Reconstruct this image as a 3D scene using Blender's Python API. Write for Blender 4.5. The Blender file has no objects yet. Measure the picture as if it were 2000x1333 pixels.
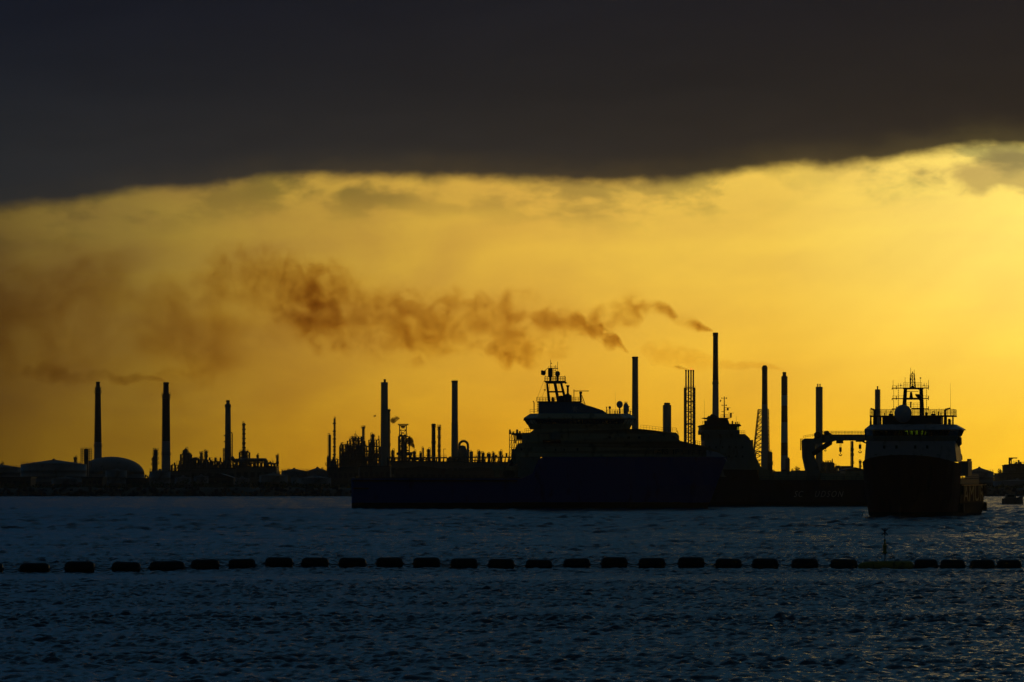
import bpy, math, random
import numpy as np
from mathutils import Vector, Matrix

random.seed(7)
rng = np.random.RandomState(11)
F = 7800.0            # focal length in pixels of a 2000 px wide frame
H = 8.0               # eye height above the water
HOR = 930.0           # pixel row of the horizon

# ------------------------------------------------------------------ camera
scene = bpy.context.scene
cam_data = bpy.data.cameras.new('camera')
cam = bpy.data.objects.new('camera', cam_data)
scene.collection.objects.link(cam)
cam.location = (0, 0, H)
cam.rotation_euler = (math.radians(90), 0, 0)
cam_data.sensor_width = 36.0
cam_data.lens = F / 2000.0 * 36.0
cam_data.shift_y = (HOR - 666.5) / 2000.0
cam_data.clip_start = 1.0
cam_data.clip_end = 20000.0
scene.camera = cam

# ------------------------------------------------------------------ world
SUN_AZ, SUN_EL = 10.0, 3.3          # degrees right of the view axis / above the horizon
HAZE = 0.00003
world = bpy.data.worlds.new('World')
scene.world = world
world.use_nodes = True
nt = world.node_tree
for n in list(nt.nodes):
    nt.nodes.remove(n)
N, L = nt.nodes, nt.links


def mth(op, a, b=None, c=None, clamp=False, T=None):
    T = T or nt
    n = T.nodes.new('ShaderNodeMath')
    n.operation = op
    n.use_clamp = clamp
    for i, v in enumerate((a, b, c)):
        if v is None:
            continue
        if isinstance(v, (int, float)):
            n.inputs[i].default_value = v
        else:
            T.links.new(v, n.inputs[i])
    return n.outputs[0]


def mrange(v, a, b, c=0.0, d=1.0, smooth=True, T=None):
    T = T or nt
    n = T.nodes.new('ShaderNodeMapRange')
    n.interpolation_type = 'SMOOTHSTEP' if smooth else 'LINEAR'
    n.clamp = True
    T.links.new(v, n.inputs[0])
    for i, x in enumerate((a, b, c, d)):
        n.inputs[i + 1].default_value = x
    return n.outputs[0]


def fcurve(v, pts, T=None):
    """piecewise curve y(x) as a Float Curve node over the x range of pts"""
    T = T or nt
    x0, x1 = pts[0][0], pts[-1][0]
    y0 = min(p[1] for p in pts)
    y1 = max(p[1] for p in pts)
    if y1 - y0 < 1e-6:
        y1 = y0 + 1
    t = mrange(v, x0, x1, 0, 1, smooth=False, T=T)
    n = T.nodes.new('ShaderNodeFloatCurve')
    cu = n.mapping.curves[0]
    P = [((x - x0) / (x1 - x0), (y - y0) / (y1 - y0)) for x, y in pts]
    cu.points[0].location = P[0]
    cu.points[1].location = P[-1]
    for p in P[1:-1]:
        cu.points.new(*p)
    n.mapping.update()
    T.links.new(t, n.inputs['Value'])
    return mth('MULTIPLY_ADD', n.outputs[0], y1 - y0, y0, T=T)


def ramp(v, stops, T=None):
    """stops: [(pos, (r,g,b))] with pos in the units of v; linear colours"""
    T = T or nt
    x0, x1 = stops[0][0], stops[-1][0]
    t = mrange(v, x0, x1, 0, 1, smooth=False, T=T)
    n = T.nodes.new('ShaderNodeValToRGB')
    cr = n.color_ramp
    cr.interpolation = 'B_SPLINE' if False else 'LINEAR'
    for i, (p, c) in enumerate(stops):
        q = (p - x0) / (x1 - x0)
        if i == 0:
            e = cr.elements[0]; e.position = q
        elif i == len(stops) - 1:
            e = cr.elements[-1]; e.position = q
        else:
            e = cr.elements.new(q)
        e.color = (c[0], c[1], c[2], 1)
    T.links.new(t, n.inputs[0])
    return n.outputs[0]


def mixc(f, a, b, mode='MIX', T=None):
    T = T or nt
    n = T.nodes.new('ShaderNodeMix')
    n.data_type = 'RGBA'
    n.blend_type = mode
    n.clamp_result = False
    for sock, v in ((n.inputs[0], f), (n.inputs[6], a), (n.inputs[7], b)):
        if isinstance(v, (int, float)):
            sock.default_value = v
        elif isinstance(v, tuple):
            sock.default_value = (v[0], v[1], v[2], 1)
        else:
            T.links.new(v, sock)
    return n.outputs[2]


def noise(vec, scale, detail=4, rough=0.5, dist=0.0, T=None, lac=2.0):
    T = T or nt
    n = T.nodes.new('ShaderNodeTexNoise')
    n.inputs['Scale'].default_value = scale
    n.inputs['Detail'].default_value = detail
    n.inputs['Roughness'].default_value = rough
    n.inputs['Distortion'].default_value = dist
    n.inputs['Lacunarity'].default_value = lac
    if vec is not None:
        T.links.new(vec, n.inputs['Vector'])
    return n.outputs[0]


def combine(x, y, z, T=None):
    T = T or nt
    n = T.nodes.new('ShaderNodeCombineXYZ')
    for i, v in enumerate((x, y, z)):
        if isinstance(v, (int, float)):
            n.inputs[i].default_value = v
        else:
            T.links.new(v, n.inputs[i])
    return n.outputs[0]


tc = N.new('ShaderNodeTexCoord')
sep = N.new('ShaderNodeSeparateXYZ')
L.new(tc.outputs['Generated'], sep.inputs[0])
dx, dy, dz = sep.outputs
az = mth('MULTIPLY', mth('ARCTAN2', dx, dy), 57.29578)
el = mth('MULTIPLY', mth('ARCSINE', dz), 57.29578)
sv = (math.sin(math.radians(SUN_AZ)) * math.cos(math.radians(SUN_EL)),
      math.cos(math.radians(SUN_AZ)) * math.cos(math.radians(SUN_EL)), math.sin(math.radians(SUN_EL)))
dotn = N.new('ShaderNodeVectorMath'); dotn.operation = 'DOT_PRODUCT'
L.new(tc.outputs['Generated'], dotn.inputs[0]); dotn.inputs[1].default_value = sv
gam = mth('MULTIPLY', mth('ARCCOSINE', mth('MINIMUM', dotn.outputs['Value'], 0.999999)), 57.29578)

glow = ramp(gam, [(0, (1.15, .84, .17)), (3.2, (1.12, .79, .14)), (6.3, (.90, .555, .075)), (10, (.74, .42, .052)),
                  (13, (.48, .275, .037)), (15.3, (.265, .165, .029)), (17.6, (.15, .09, .02)),
                  (26, (.07, .045, .022)), (60, (.025, .026, .03)), (180, (.012, .015, .02))])
vert = ramp(el, [(-1, (1.12, .92, .20)), (0.2, (1.12, .93, .22)), (.7, (1.10, .93, .30)), (1.6, (1.10, 1.0, .60)), (2.4, (1.04, 1.0, .85)), (3.0, (1, 1, 1)),
                 (4.3, (1.02, 1.08, 1.25)), (8, (.9, 1, 1.4))])
clear = mixc(1.0, glow, vert, 'MULTIPLY')

# smoky mottling of the low sky, stronger away from the sun
v1 = combine(mth('MULTIPLY', az, 0.55), mth('MULTIPLY', el, 1.0), 3.1)
m1 = noise(v1, 0.75, 7, 0.52, 0.35)
v2 = combine(mth('MULTIPLY', az, 0.16), mth('MULTIPLY', mth('ADD', el, mth('MULTIPLY', az, -0.05)), 1.0), 8.7)
m2 = noise(v2, 1.1, 4, 0.5, 0.3)
away = mrange(gam, 4, 16, 0.25, 1.0)
mot = mth('MULTIPLY', mth('SUBTRACT', mrange(m1, 0.3, 0.7), 0.5), away)
mot2 = mth('SUBTRACT', mrange(m2, 0.3, 0.7), 0.5)
lay = mth('ADD', mth('MULTIPLY', mot, 0.24), mth('MULTIPLY', mot2, 0.10))
gain = mth('ADD', 1.0, lay)
clear = mixc(1.0, clear, combine(gain, mth('MULTIPLY', gain, mth('ADD', 1.0, mth('MULTIPLY', lay, 0.35))), mth('ADD', 1.0, mth('MULTIPLY', lay, 0.3))), 'MULTIPLY')
# brown veil low on the left: old smoke far away
veil = mth('MULTIPLY', mrange(az, 1.0, -7.5), mth('MULTIPLY', mth('MULTIPLY', mrange(el, 3.9, 2.6), mrange(el, .5, 1.7, .25, 1.0)), mrange(noise(v1, 0.55, 6, 0.55, 0.5), 0.36, 0.62)))
clear = mixc(mth('MULTIPLY', veil, 0.42), clear, mixc(1.0, clear, (.62, .47, .42), 'MULTIPLY'))

# the lower edge of the big cloud deck
edge = fcurve(az, [(-25, 2.4), (-14.7, 3.1), (-8.5, 3.68), (-7.35, 3.76), (-6.4, 3.82), (-5.5, 4.0), (-4.26, 4.1), (-3.2, 4.23),
                   (-1.5, 4.24), (0, 4.18), (1.84, 4.14), (2.94, 4.24), (3.7, 4.34), (5.1, 4.42), (6.25, 4.58),
                   (6.7, 4.66), (7.4, 4.64), (11, 5.0), (18, 5.4), (25, 5.0)])
en = noise(combine(az, mth('MULTIPLY', el, 1.6), 0.7), 1.9, 6, 0.55, 0.15)
en2 = noise(combine(az, mth('MULTIPLY', el, 1.6), 4.7), 0.6, 3, 0.5)
edged = mth('ADD', edge, mth('ADD', mth('MULTIPLY', mth('SUBTRACT', en, 0.5), 0.22), mth('MULTIPLY', mth('SUBTRACT', en2, 0.5), 0.12)))
de = mth('SUBTRACT', el, edged)                 # > 0 : inside the cloud deck
deck = mrange(de, -0.07, 0.17)
# thin torn shreds below the deck
sh = noise(combine(mth('MULTIPLY', az, 0.8), mth('MULTIPLY', el, 1.7), 21.0), 1.25, 6, 0.52, 0.15)
shred_band = mth('MULTIPLY', mrange(de, -0.75, -0.12), 1.0)
big_shred = fcurve(az, [(-25, .40), (-7, .50), (-4.2, .55), (-3.1, .85), (-1.8, .85), (-1.0, .45), (1.0, .70), (2.6, .70), (3.4, .45), (4.4, .25), (5.0, .66), (6.2, .88), (7.5, .80), (12, .4), (25, .35)])
shred = mth('MULTIPLY', mrange(sh, 0.43, 0.62), mth('MULTIPLY', shred_band, big_shred))
clear = mixc(mth('MULTIPLY', mrange(az, -6.2, -8.2), .45), clear, mixc(1.0, clear, (.42, .36, .42), 'MULTIPLY'))
clear = mixc(shred, clear, mixc(1.0, clear, (.42, .47, .62), 'MULTIPLY'))

# one torn grey bank hanging under the deck at the right
pa = mth('DIVIDE', mth('SUBTRACT', az, 7.6), 2.3); pe = mth('DIVIDE', mth('SUBTRACT', el, 4.33), .34)
pr_ = mth('SQRT', mth('ADD', mth('MULTIPLY', pa, pa), mth('MULTIPLY', pe, pe)))
pn = noise(combine(mth('MULTIPLY', az, 1.0), mth('MULTIPLY', el, 1.9), 33.0), 1.1, 7, 0.52, 0.12)
bank = mrange(mth('ADD', mth('SUBTRACT', 1.0, pr_), mth('MULTIPLY', mth('SUBTRACT', pn, .5), 2.4)), -.05, .6)
clear = mixc(mth('MULTIPLY', bank, .85), clear, mixc(1.0, clear, (.50, .47, .62), 'MULTIPLY'))
# faint slanting rays fanning out from behind the deck
ra = mth('ARCTAN2', mth('SUBTRACT', az, 11.0), mth('SUBTRACT', 7.0, el))
rn = noise(combine(mth('MULTIPLY', ra, 1.0), 0.0, 5.0), 9.0, 4, 0.6, 0.0)
ray = mth('ADD', 1.0, mth('MULTIPLY', mth('SUBTRACT', mrange(rn, .3, .7), .5), mth('MULTIPLY', mrange(az, -5, 5), .055)))
clear = mixc(1.0, clear, combine(ray, ray, ray), 'MULTIPLY')

deck_col = ramp(el, [(3.5, (.036, .029, .022)), (4.6, (.029, .024, .0195)), (5.6, (.0175, .0158, .0158)), (6.8, (.0115, .0112, .0145)),
                     (8.5, (.0115, .014, .0205)), (12, (.017, .052, .086)), (20, (.022, .074, .126)), (32, (.012, .036, .062)), (50, (.007, .016, .028)), (90, (.006, .013, .023))])
side = ramp(az, [(-40, (.75, .95, 1.2)), (-7.5, (.62, .80, 1.12)), (0, (.98, .98, 1.0)), (7.5, (1.22, 1.05, .85)), (15, (1.5, 1.1, .8)), (40, (.9, .95, 1))])
lowel = mrange(el, 30, 8)
deck_col = mixc(lowel, deck_col, mixc(1.0, deck_col, side, 'MULTIPLY'))
dn = noise(combine(mth('MULTIPLY', az, 0.12), mth('MULTIPLY', el, 0.55), 2.0), 1.2, 5, 0.5, 0.3)
dn2 = noise(combine(mth('MULTIPLY', az, 0.35), mth('MULTIPLY', mth('ADD', el, mth('MULTIPLY', az, -.05)), 1.3), 9.0), 1.6, 6, 0.55, 0.8)
deck_col = mixc(1.0, deck_col, combine(*[mth('ADD', 0.66, mth('ADD', mth('MULTIPLY', dn, 0.40), mth('MULTIPLY', dn2, .28)))] * 3), 'MULTIPLY')
back = mrange(dy, .75, -.1, 1.0, .28)      # the dusk side of the sky is darker
deck_col = mixc(1.0, deck_col, combine(back, back, mth('MULTIPLY', back, mrange(dy, .75, -.1, 1.0, .8))), 'MULTIPLY')
# glow bleeding into the rim of the deck
rim = mth('MULTIPLY', mrange(de, 0.55, 0.0), 0.045)
deck_col = mixc(rim, deck_col, clear)
low_sky = mixc(deck, clear, deck_col)

# real twilight sky coming through overhead and behind the camera
sky = N.new('ShaderNodeTexSky')
sky.sky_type = 'NISHITA'
sky.sun_disc = False
sky.sun_elevation = math.radians(SUN_EL)
sky.sun_rotation = math.radians(SUN_AZ)
sky.altitude = 10
sky.air_density = 1.6
sky.dust_density = 2.0
sky.ozone_density = 3.0
over = mth('MULTIPLY', mrange(el, 14, 45), 0.012)
nish = mixc(1.0, sky.outputs[0], combine(over, over, over), 'MULTIPLY')
final = mixc(1.0, low_sky, nish, 'ADD')
bg = N.new('ShaderNodeBackground')
bg.inputs['Strength'].default_value = 1.0
L.new(final, bg.inputs['Color'])
wo = N.new('ShaderNodeOutputWorld')
L.new(bg.outputs[0], wo.inputs['Surface'])
world.cycles.sampling_method = 'MANUAL'
world.cycles.sample_map_resolution = 2048

# ------------------------------------------------------------------ sun (veiled by the cloud, low in the right)
sl = bpy.data.lights.new('sun', 'SUN')
sl.energy = 0.015
sl.angle = math.radians(10)
sl.color = (1.0, .68, .30)
sun = bpy.data.objects.new('sun', sl)
scene.collection.objects.link(sun)
sun.rotation_euler = Vector((-sv[0], -sv[1], -sv[2])).to_track_quat('-Z', 'Y').to_euler()

scene.view_settings.view_transform = 'Standard'
scene.view_settings.look = 'None'
scene.view_settings.exposure = 0.0
scene.view_settings.gamma = 1.0
scene.view_settings.use_curve_mapping = False
scene.render.engine = 'CYCLES'
cy = scene.cycles
cy.use_denoising = True
cy.max_bounces = 5
cy.diffuse_bounces = 2
cy.glossy_bounces = 2
cy.transmission_bounces = 4
cy.transparent_max_bounces = 12
cy.volume_bounces = 0
cy.sample_clamp_indirect = 3.0
cy.volume_max_steps = 256

# ------------------------------------------------------------------ materials


def material(name, col, rough=0.6, metal=0.0, var=0.25, scale=0.6, dirt=None, coat=0.0, bands=None, emit=None):
    m = bpy.data.materials.new(name)
    m.use_nodes = True
    T = m.node_tree
    b = T.nodes['Principled BSDF']
    t = T.nodes.new('ShaderNodeTexCoord')
    mp = T.nodes.new('ShaderNodeMapping')
    mp.inputs['Scale'].default_value = (1, 1, 0.35)
    T.links.new(t.outputs['Object'], mp.inputs[0])
    nz = noise(mp.outputs[0], scale, 6, 0.6, 0.2, T=T)
    nz2 = noise(mp.outputs[0], scale * 6, 4, 0.6, 0.0, T=T)
    f = mth('ADD', 1 - var, mth('ADD', mth('MULTIPLY', nz, var * 1.4), mth('MULTIPLY', nz2, var * 0.6), T=T), T=T)
    base = tuple(col)
    if bands:
        s = T.nodes.new('ShaderNodeSeparateXYZ')
        T.links.new(t.outputs['Object'], s.inputs[0])
        z0, z1, stops = bands
        r = ramp(s.outputs[2], [(z0, stops[0][1])] + [(z0 + (z1 - z0) * p, c) for p, c in stops] + [(z1 + 0.01, stops[-1][1])], T=T)
        for n in T.nodes:
            if n.type == 'VALTORGB':
                n.color_ramp.interpolation = 'CONSTANT'
        base = r
    c = mixc(1.0, base, combine(f, f, f, T=T), 'MULTIPLY', T=T)
    if dirt:
        dm = mrange(noise(mp.outputs[0], scale * 2.3, 7, 0.65, 0.6, T=T), 0.52, 0.68, T=T)
        c = mixc(mth('MULTIPLY', dm, 0.7, T=T), c, tuple(dirt), T=T)
    T.links.new(c, b.inputs['Base Color'])
    rr = mth('ADD', rough - 0.1, mth('MULTIPLY', nz2, 0.2, T=T), T=T)
    T.links.new(rr, b.inputs['Roughness'])
    b.inputs['Metallic'].default_value = metal
    b.inputs['Specular IOR Level'].default_value = 0.3
    if coat:
        b.inputs['Coat Weight'].default_value = coat
    if emit:
        b.inputs['Emission Color'].default_value = (*emit[0], 1)
        b.inputs['Emission Strength'].default_value = emit[1]
    return m


RUST = (.10, .04, .02)
M = {}
M['steel'] = material('weathered_steel', (.10, .095, .09), .6, .3, .35, .8, RUST)
M['dark'] = material('dark_painted_steel', (.035, .035, .04), .55, 0, .35, .8)
M['concrete'] = material('stack_concrete', (.20, .17, .14), .85, 0, .25, .12)
M['soot'] = material('sooty_concrete', (.055, .05, .048), .9, 0, .3, .2)
M['stack_steel'] = material('stack_steel', (.12, .115, .11), .6, .2, .3, .3, RUST)
M['tank_white'] = material('tank_paint', (.13, .125, .13), .55, 0, .15, .15, (.16, .11, .08))
M['tank_grey'] = material('tank_grey_paint', (.11, .10, .10), .6, 0, .15, .15, (.08, .06, .05))
M['roof'] = material('tank_roof_paint', (.13, .125, .13), .6, 0, .2, .2, (.15, .12, .1))
M['cream'] = material('cream_ship_paint', (.24, .19, .12), .45, 0, .12, .25, (.13, .09, .05))
M['white'] = material('white_ship_paint', (.26, .23, .25), .4, 0, .12, .3, (.15, .11, .09))
M['blue'] = material('blue_deckhouse_paint', (.03, .09, .16), .4, 0, .2, .3)
M['green_deck'] = material('deck_paint', (.05, .08, .06), .7, 0, .3, .5, RUST)
M['black'] = material('black_rubber', (.012, .012, .013), .7, 0, .35, 1.5)
M['float_black'] = material('float_black_plastic', (.010, .010, .011), .55, 0, .4, 1.2, (.018, .02, .014))
M['yellow'] = material('faded_yellow_plastic', (.24, .17, .03), .6, 0, .3, 1.0, (.05, .045, .02))
M['bridge_grey'] = material('grey_ship_paint', (.14, .135, .12), .5, 0, .2, .3, RUST)
M['rope'] = material('wet_rope', (.02, .02, .018), .8, 0, .3, 5)
M['land'] = material('shore_ground', (.06, .055, .045), .95, 0, .4, .02)
M['rock'] = material('revetment_rock', (.05, .045, .045), .95, 0, .5, .3)
M['leaf'] = material('leaves', (.035, .045, .02), .8, 0, .4, .5)
M['bark'] = material('bark', (.05, .04, .03), .9, 0, .3, .5)
M['works'] = material('dark_works_cladding', (.07, .062, .058), .8, 0, .3, .2, RUST)
M['orange'] = material('orange_hull_paint', (.17, .06, .02), .45, 0, .2, .3, (.05, .03, .02))
M['radome'] = material('radome_plastic', (.24, .22, .24), .5, 0, .1, .5)
M['flag'] = material('flag_cloth', (.02, .03, .08), .9, 0, .2, 1)
M['letter'] = material('white_letter_paint', (.22, .22, .22), .5, 0, .25, 1)
M['dark_letter'] = material('black_letter_paint', (.01, .01, .01), .5, 0, .2, 1)
M['foam'] = material('white_foam', (.75, .78, .8), .7, 0, .1, 2)
M['flame'] = material('gas_flame', (.8, .3, .05), .9, 0, .1, 1, emit=((1.0, .30, .04), 1.1))
M['banded'] = material('banded_stack_paint', (.2, .2, .2), .8, 0, .2, .12,
                       bands=(0, 58, [(0, (.10, .035, .03)), (.16, (.33, .32, .32)), (.30, (.10, .035, .03)), (.42, (.33, .32, .32)),
                                      (.62, (.10, .035, .03)), (.78, (.33, .32, .32)), (.88, (.10, .035, .03))]))
M['twotone'] = material('two_tone_stack_paint', (.2, .2, .2), .8, 0, .2, .12,
                        bands=(0, 62, [(0, (.24, .22, .21)), (.74, (.07, .06, .055))]))
M['tall_bands'] = material('tall_stack_paint', (.2, .2, .2), .8, 0, .2, .12,
                           bands=(0, 80, [(0, (.24, .22, .21)), (.76, (.06, .05, .045))]))
M['left_bands'] = material('left_stack_paint', (.2, .2, .2), .8, 0, .2, .12,
                           bands=(0, 52, [(0, (.20, .185, .19)), (.45, (.03, .028, .03))]))


def hull_material(name, top, zline):
    m = material(name, top, .8, 0, .2, .15, tuple(c * .5 for c in top))
    T = m.node_tree
    b = T.nodes['Principled BSDF']
    b.inputs['Specular IOR Level'].default_value = .1
    src = b.inputs['Base Color'].links[0].from_socket
    t = T.nodes.new('ShaderNodeTexCoord')
    s = T.nodes.new('ShaderNodeSeparateXYZ')
    T.links.new(t.outputs['Object'], s.inputs[0])
    f = mrange(s.outputs[2], zline - .03, zline + .03, T=T)
    T.links.new(mixc(f, (.012, .010, .010), src, T=T), b.inputs['Base Color'])
    return m


M['hull_blue'] = hull_material('blue_hull_paint', (.001, .032, .155), 1.5)
M['hull_dark'] = hull_material('dark_hull_paint', (.012, .013, .022), 1.0)
M['hull_black'] = hull_material('black_hull_paint', (.045, .014, .012), 1.0)
M['hull_ochre'] = hull_material('ochre_hull_paint', (.026, .016, .010), 2.6)

g = bpy.data.materials.new('tinted_glass'); g.use_nodes = True
T = g.node_tree; T.nodes.remove(T.nodes['Principled BSDF'])
tr = T.nodes.new('ShaderNodeBsdfTransparent'); tr.inputs[0].default_value = (.42, .56, .40, 1)
gl = T.nodes.new('ShaderNodeBsdfGlossy'); gl.inputs['Roughness'].default_value = .03
fr = T.nodes.new('ShaderNodeFresnel'); fr.inputs[0].default_value = 1.5
mx = T.nodes.new('ShaderNodeMixShader')
T.links.new(fr.outputs[0], mx.inputs[0]); T.links.new(tr.outputs[0], mx.inputs[1]); T.links.new(gl.outputs[0], mx.inputs[2])
T.links.new(mx.outputs[0], T.nodes['Material Output'].inputs['Surface'])
M['glass'] = g

# ------------------------------------------------------------------ builders
COL = scene.collection


class MB:
    def __init__(s):
        s.v = []; s.f = []

    def box(s, x0, x1, y0, y1, z0, z1):
        n = len(s.v)
        s.v += [(x0, y0, z0), (x1, y0, z0), (x1, y1, z0), (x0, y1, z0), (x0, y0, z1), (x1, y0, z1), (x1, y1, z1), (x0, y1, z1)]
        s.f += [(n, n + 3, n + 2, n + 1), (n + 4, n + 5, n + 6, n + 7), (n, n + 1, n + 5, n + 4), (n + 1, n + 2, n + 6, n + 5),
                (n + 2, n + 3, n + 7, n + 6), (n + 3, n, n + 4, n + 7)]
        return s

    def cyl(s, p0, p1, r0, r1=None, n=8):
        r1 = r0 if r1 is None else r1
        p0 = Vector(p0); p1 = Vector(p1)
        d = (p1 - p0)
        if d.length < 1e-6:
            return s
        d.normalize()
        u = d.orthogonal().normalized(); w = d.cross(u)
        b = len(s.v)
        for p, r in ((p0, r0), (p1, r1)):
            for i in range(n):
                a = 2 * math.pi * i / n
                s.v.append(tuple(p + u * (r * math.cos(a)) + w * (r * math.sin(a))))
        for i in range(n):
            j = (i + 1) % n
            s.f.append((b + i, b + j, b + n + j, b + n + i))
        s.f.append(tuple(b + i for i in range(n))[::-1]); s.f.append(tuple(b + n + i for i in range(n)))
        return s

    def tube(s, pts, r, n=6):
        for a, b in zip(pts[:-1], pts[1:]):
            s.cyl(a, b, r, r, n)
        return s

    def lathe(s, c, prof, n=16):
        """prof [(r, z)] bottom to top round a vertical axis through c"""
        b = len(s.v)
        for r, z in prof:
            for i in range(n):
                a = 2 * math.pi * i / n
                s.v.append((c[0] + r * math.cos(a), c[1] + r * math.sin(a), c[2] + z))
        for k in range(len(prof) - 1):
            for i in range(n):
                j = (i + 1) % n
                s.f.append((b + k * n + i, b + k * n + j, b + (k + 1) * n + j, b + (k + 1) * n + i))
        s.f.append(tuple(b + i for i in range(n))[::-1])
        s.f.append(tuple(b + (len(prof) - 1) * n + i for i in range(n)))
        return s

    def ball(s, c, r, sz=1.0, n=14, m=9):
        prof = []
        for k in range(m + 1):
            a = -math.pi / 2 + math.pi * k / m
            prof.append((max(r * math.cos(a), r * .02), r * sz * math.sin(a)))
        return s.lathe(c, prof, n)

    def prism(s, poly, y0, y1):
        """poly [(x, z)] extruded along y"""
        b = len(s.v); n = len(poly)
        ar = sum(poly[i][0] * poly[(i + 1) % n][1] - poly[(i + 1) % n][0] * poly[i][1] for i in range(n))
        if ar < 0:
            poly = poly[::-1]
        for y in (y0, y1):
            s.v += [(p[0], y, p[1]) for p in poly]
        for i in range(n):
            j = (i + 1) % n
            s.f.append((b + i, b + n + i, b + n + j, b + j))
        s.f.append(tuple(b + i for i in range(n))); s.f.append(tuple(b + n + i for i in range(n))[::-1])
        return s

    def loft(s, rings):
        b = len(s.v); n = len(rings[0])
        for r in rings:
            s.v += [tuple(p) for p in r]
        for k in range(len(rings) - 1):
            for i in range(n):
                j = (i + 1) % n
                s.f.append((b + k * n + i, b + k * n + j, b + (k + 1) * n + j, b + (k + 1) * n + i))
        s.f.append(tuple(b + i for i in range(n))[::-1]); s.f.append(tuple(b + (len(rings) - 1) * n + i for i in range(n)))
        return s

    def rail(s, pts, h, step=1.5, r=.035, bars=3):
        for a, c in zip(pts[:-1], pts[1:]):
            a = Vector(a); c = Vector(c)
            n = max(1, int(round((c - a).length / step)))
            for i in range(n + 1):
                p = a.lerp(c, i / n)
                s.cyl(p, p + Vector((0, 0, h)), r, r, 4)
            for k in range(bars):
                o = Vector((0, 0, h * (k + 1) / bars))
                s.cyl(a + o, c + o, r, r, 4)
        return s

    def frame(s, x0, x1, y0, y1, z0, z1, nx, nz, r, diag=True, taper=0.0, ny=1):
        """open steel frame with posts, beams and some diagonals"""
        def P(i, k, j):
            t = k / nz
            cx = (x0 + x1) / 2; sc = 1 - taper * t
            return (cx + (x0 + (x1 - x0) * i / nx - cx) * sc, y0 + (y1 - y0) * j / ny, z0 + (z1 - z0) * t)
        for j in range(ny + 1):
            for i in range(nx + 1):
                s.cyl(P(i, 0, j), P(i, nz, j), r, r * .9, 5)
            for k in range(1, nz + 1):
                s.cyl(P(0, k, j), P(nx, k, j), r * .85, r * .85, 4)
            if diag:
                for k in range(nz):
                    for i in range(nx):
                        if (i + k + j) % 2 == 0:
                            s.cyl(P(i, k, j), P(i + 1, k + 1, j), r * .6, r * .6, 4)
                        elif nx == 1:
                            s.cyl(P(i + 1, k, j), P(i, k + 1, j), r * .6, r * .6, 4)
        for k in range(1, nz + 1):
            for i in range(nx + 1):
                s.cyl(P(i, k, 0), P(i, k, ny), r * .8, r * .8, 4)
        return s

    def build(s, name, mat, parent=None, smooth=False, label=None, kind=None, origin=None):
        o0 = Vector(origin) if origin is not None else root_origin(parent)
        me = bpy.data.meshes.new(name)
        me.from_pydata([(x - o0[0], y - o0[1], z - o0[2]) for x, y, z in s.v], [], s.f)
        me.materials.append(M[mat] if isinstance(mat, str) else mat)
        if smooth:
            me.polygons.foreach_set('use_smooth', [len(p.vertices) == 4 for p in me.polygons])
        me.update()
        o = bpy.data.objects.new(name, me)
        COL.objects.link(o)
        if parent is not None:
            o.parent = parent
        elif origin is not None:
            o.location = origin
        if label: o['label'] = label
        if kind is None and parent is not None and name in ('vent', 'stair', 'railing', 'pipework', 'post', 'mooring_gear', 'deck_fitting', 'rigging', 'bracket'):
            kind = 'stuff'          # fine gear far below ten pixels, joined
        if kind: o['kind'] = kind
        return o


def root_origin(p):
    if p is None:
        return Vector((0, 0, 0))
    while p.parent is not None:
        p = p.parent
    return Vector(p.get('_o', (0, 0, 0)))


def thing(name, label, cat, loc=(0, 0, 0), group=None, local=False, rotz=0.0):
    o = bpy.data.objects.new(name, None)
    o.empty_display_size = 1
    COL.objects.link(o)
    o.location = loc
    o.rotation_euler = (0, 0, rotz)
    if not local:
        o['_o'] = tuple(loc)
    o['label'] = label; o['category'] = cat; o['kind'] = 'thing'
    if group: o['group'] = group
    return o


def tag(o, label, cat=None, group=None, kind=None):
    o['label'] = label
    if cat: o['category'] = cat
    if group: o['group'] = group
    if kind: o['kind'] = kind
    return o


def X(px, Y): return (px - 1000.0) * Y / F
def Z(py, Y): return H + (HOR - py) * Y / F

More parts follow.
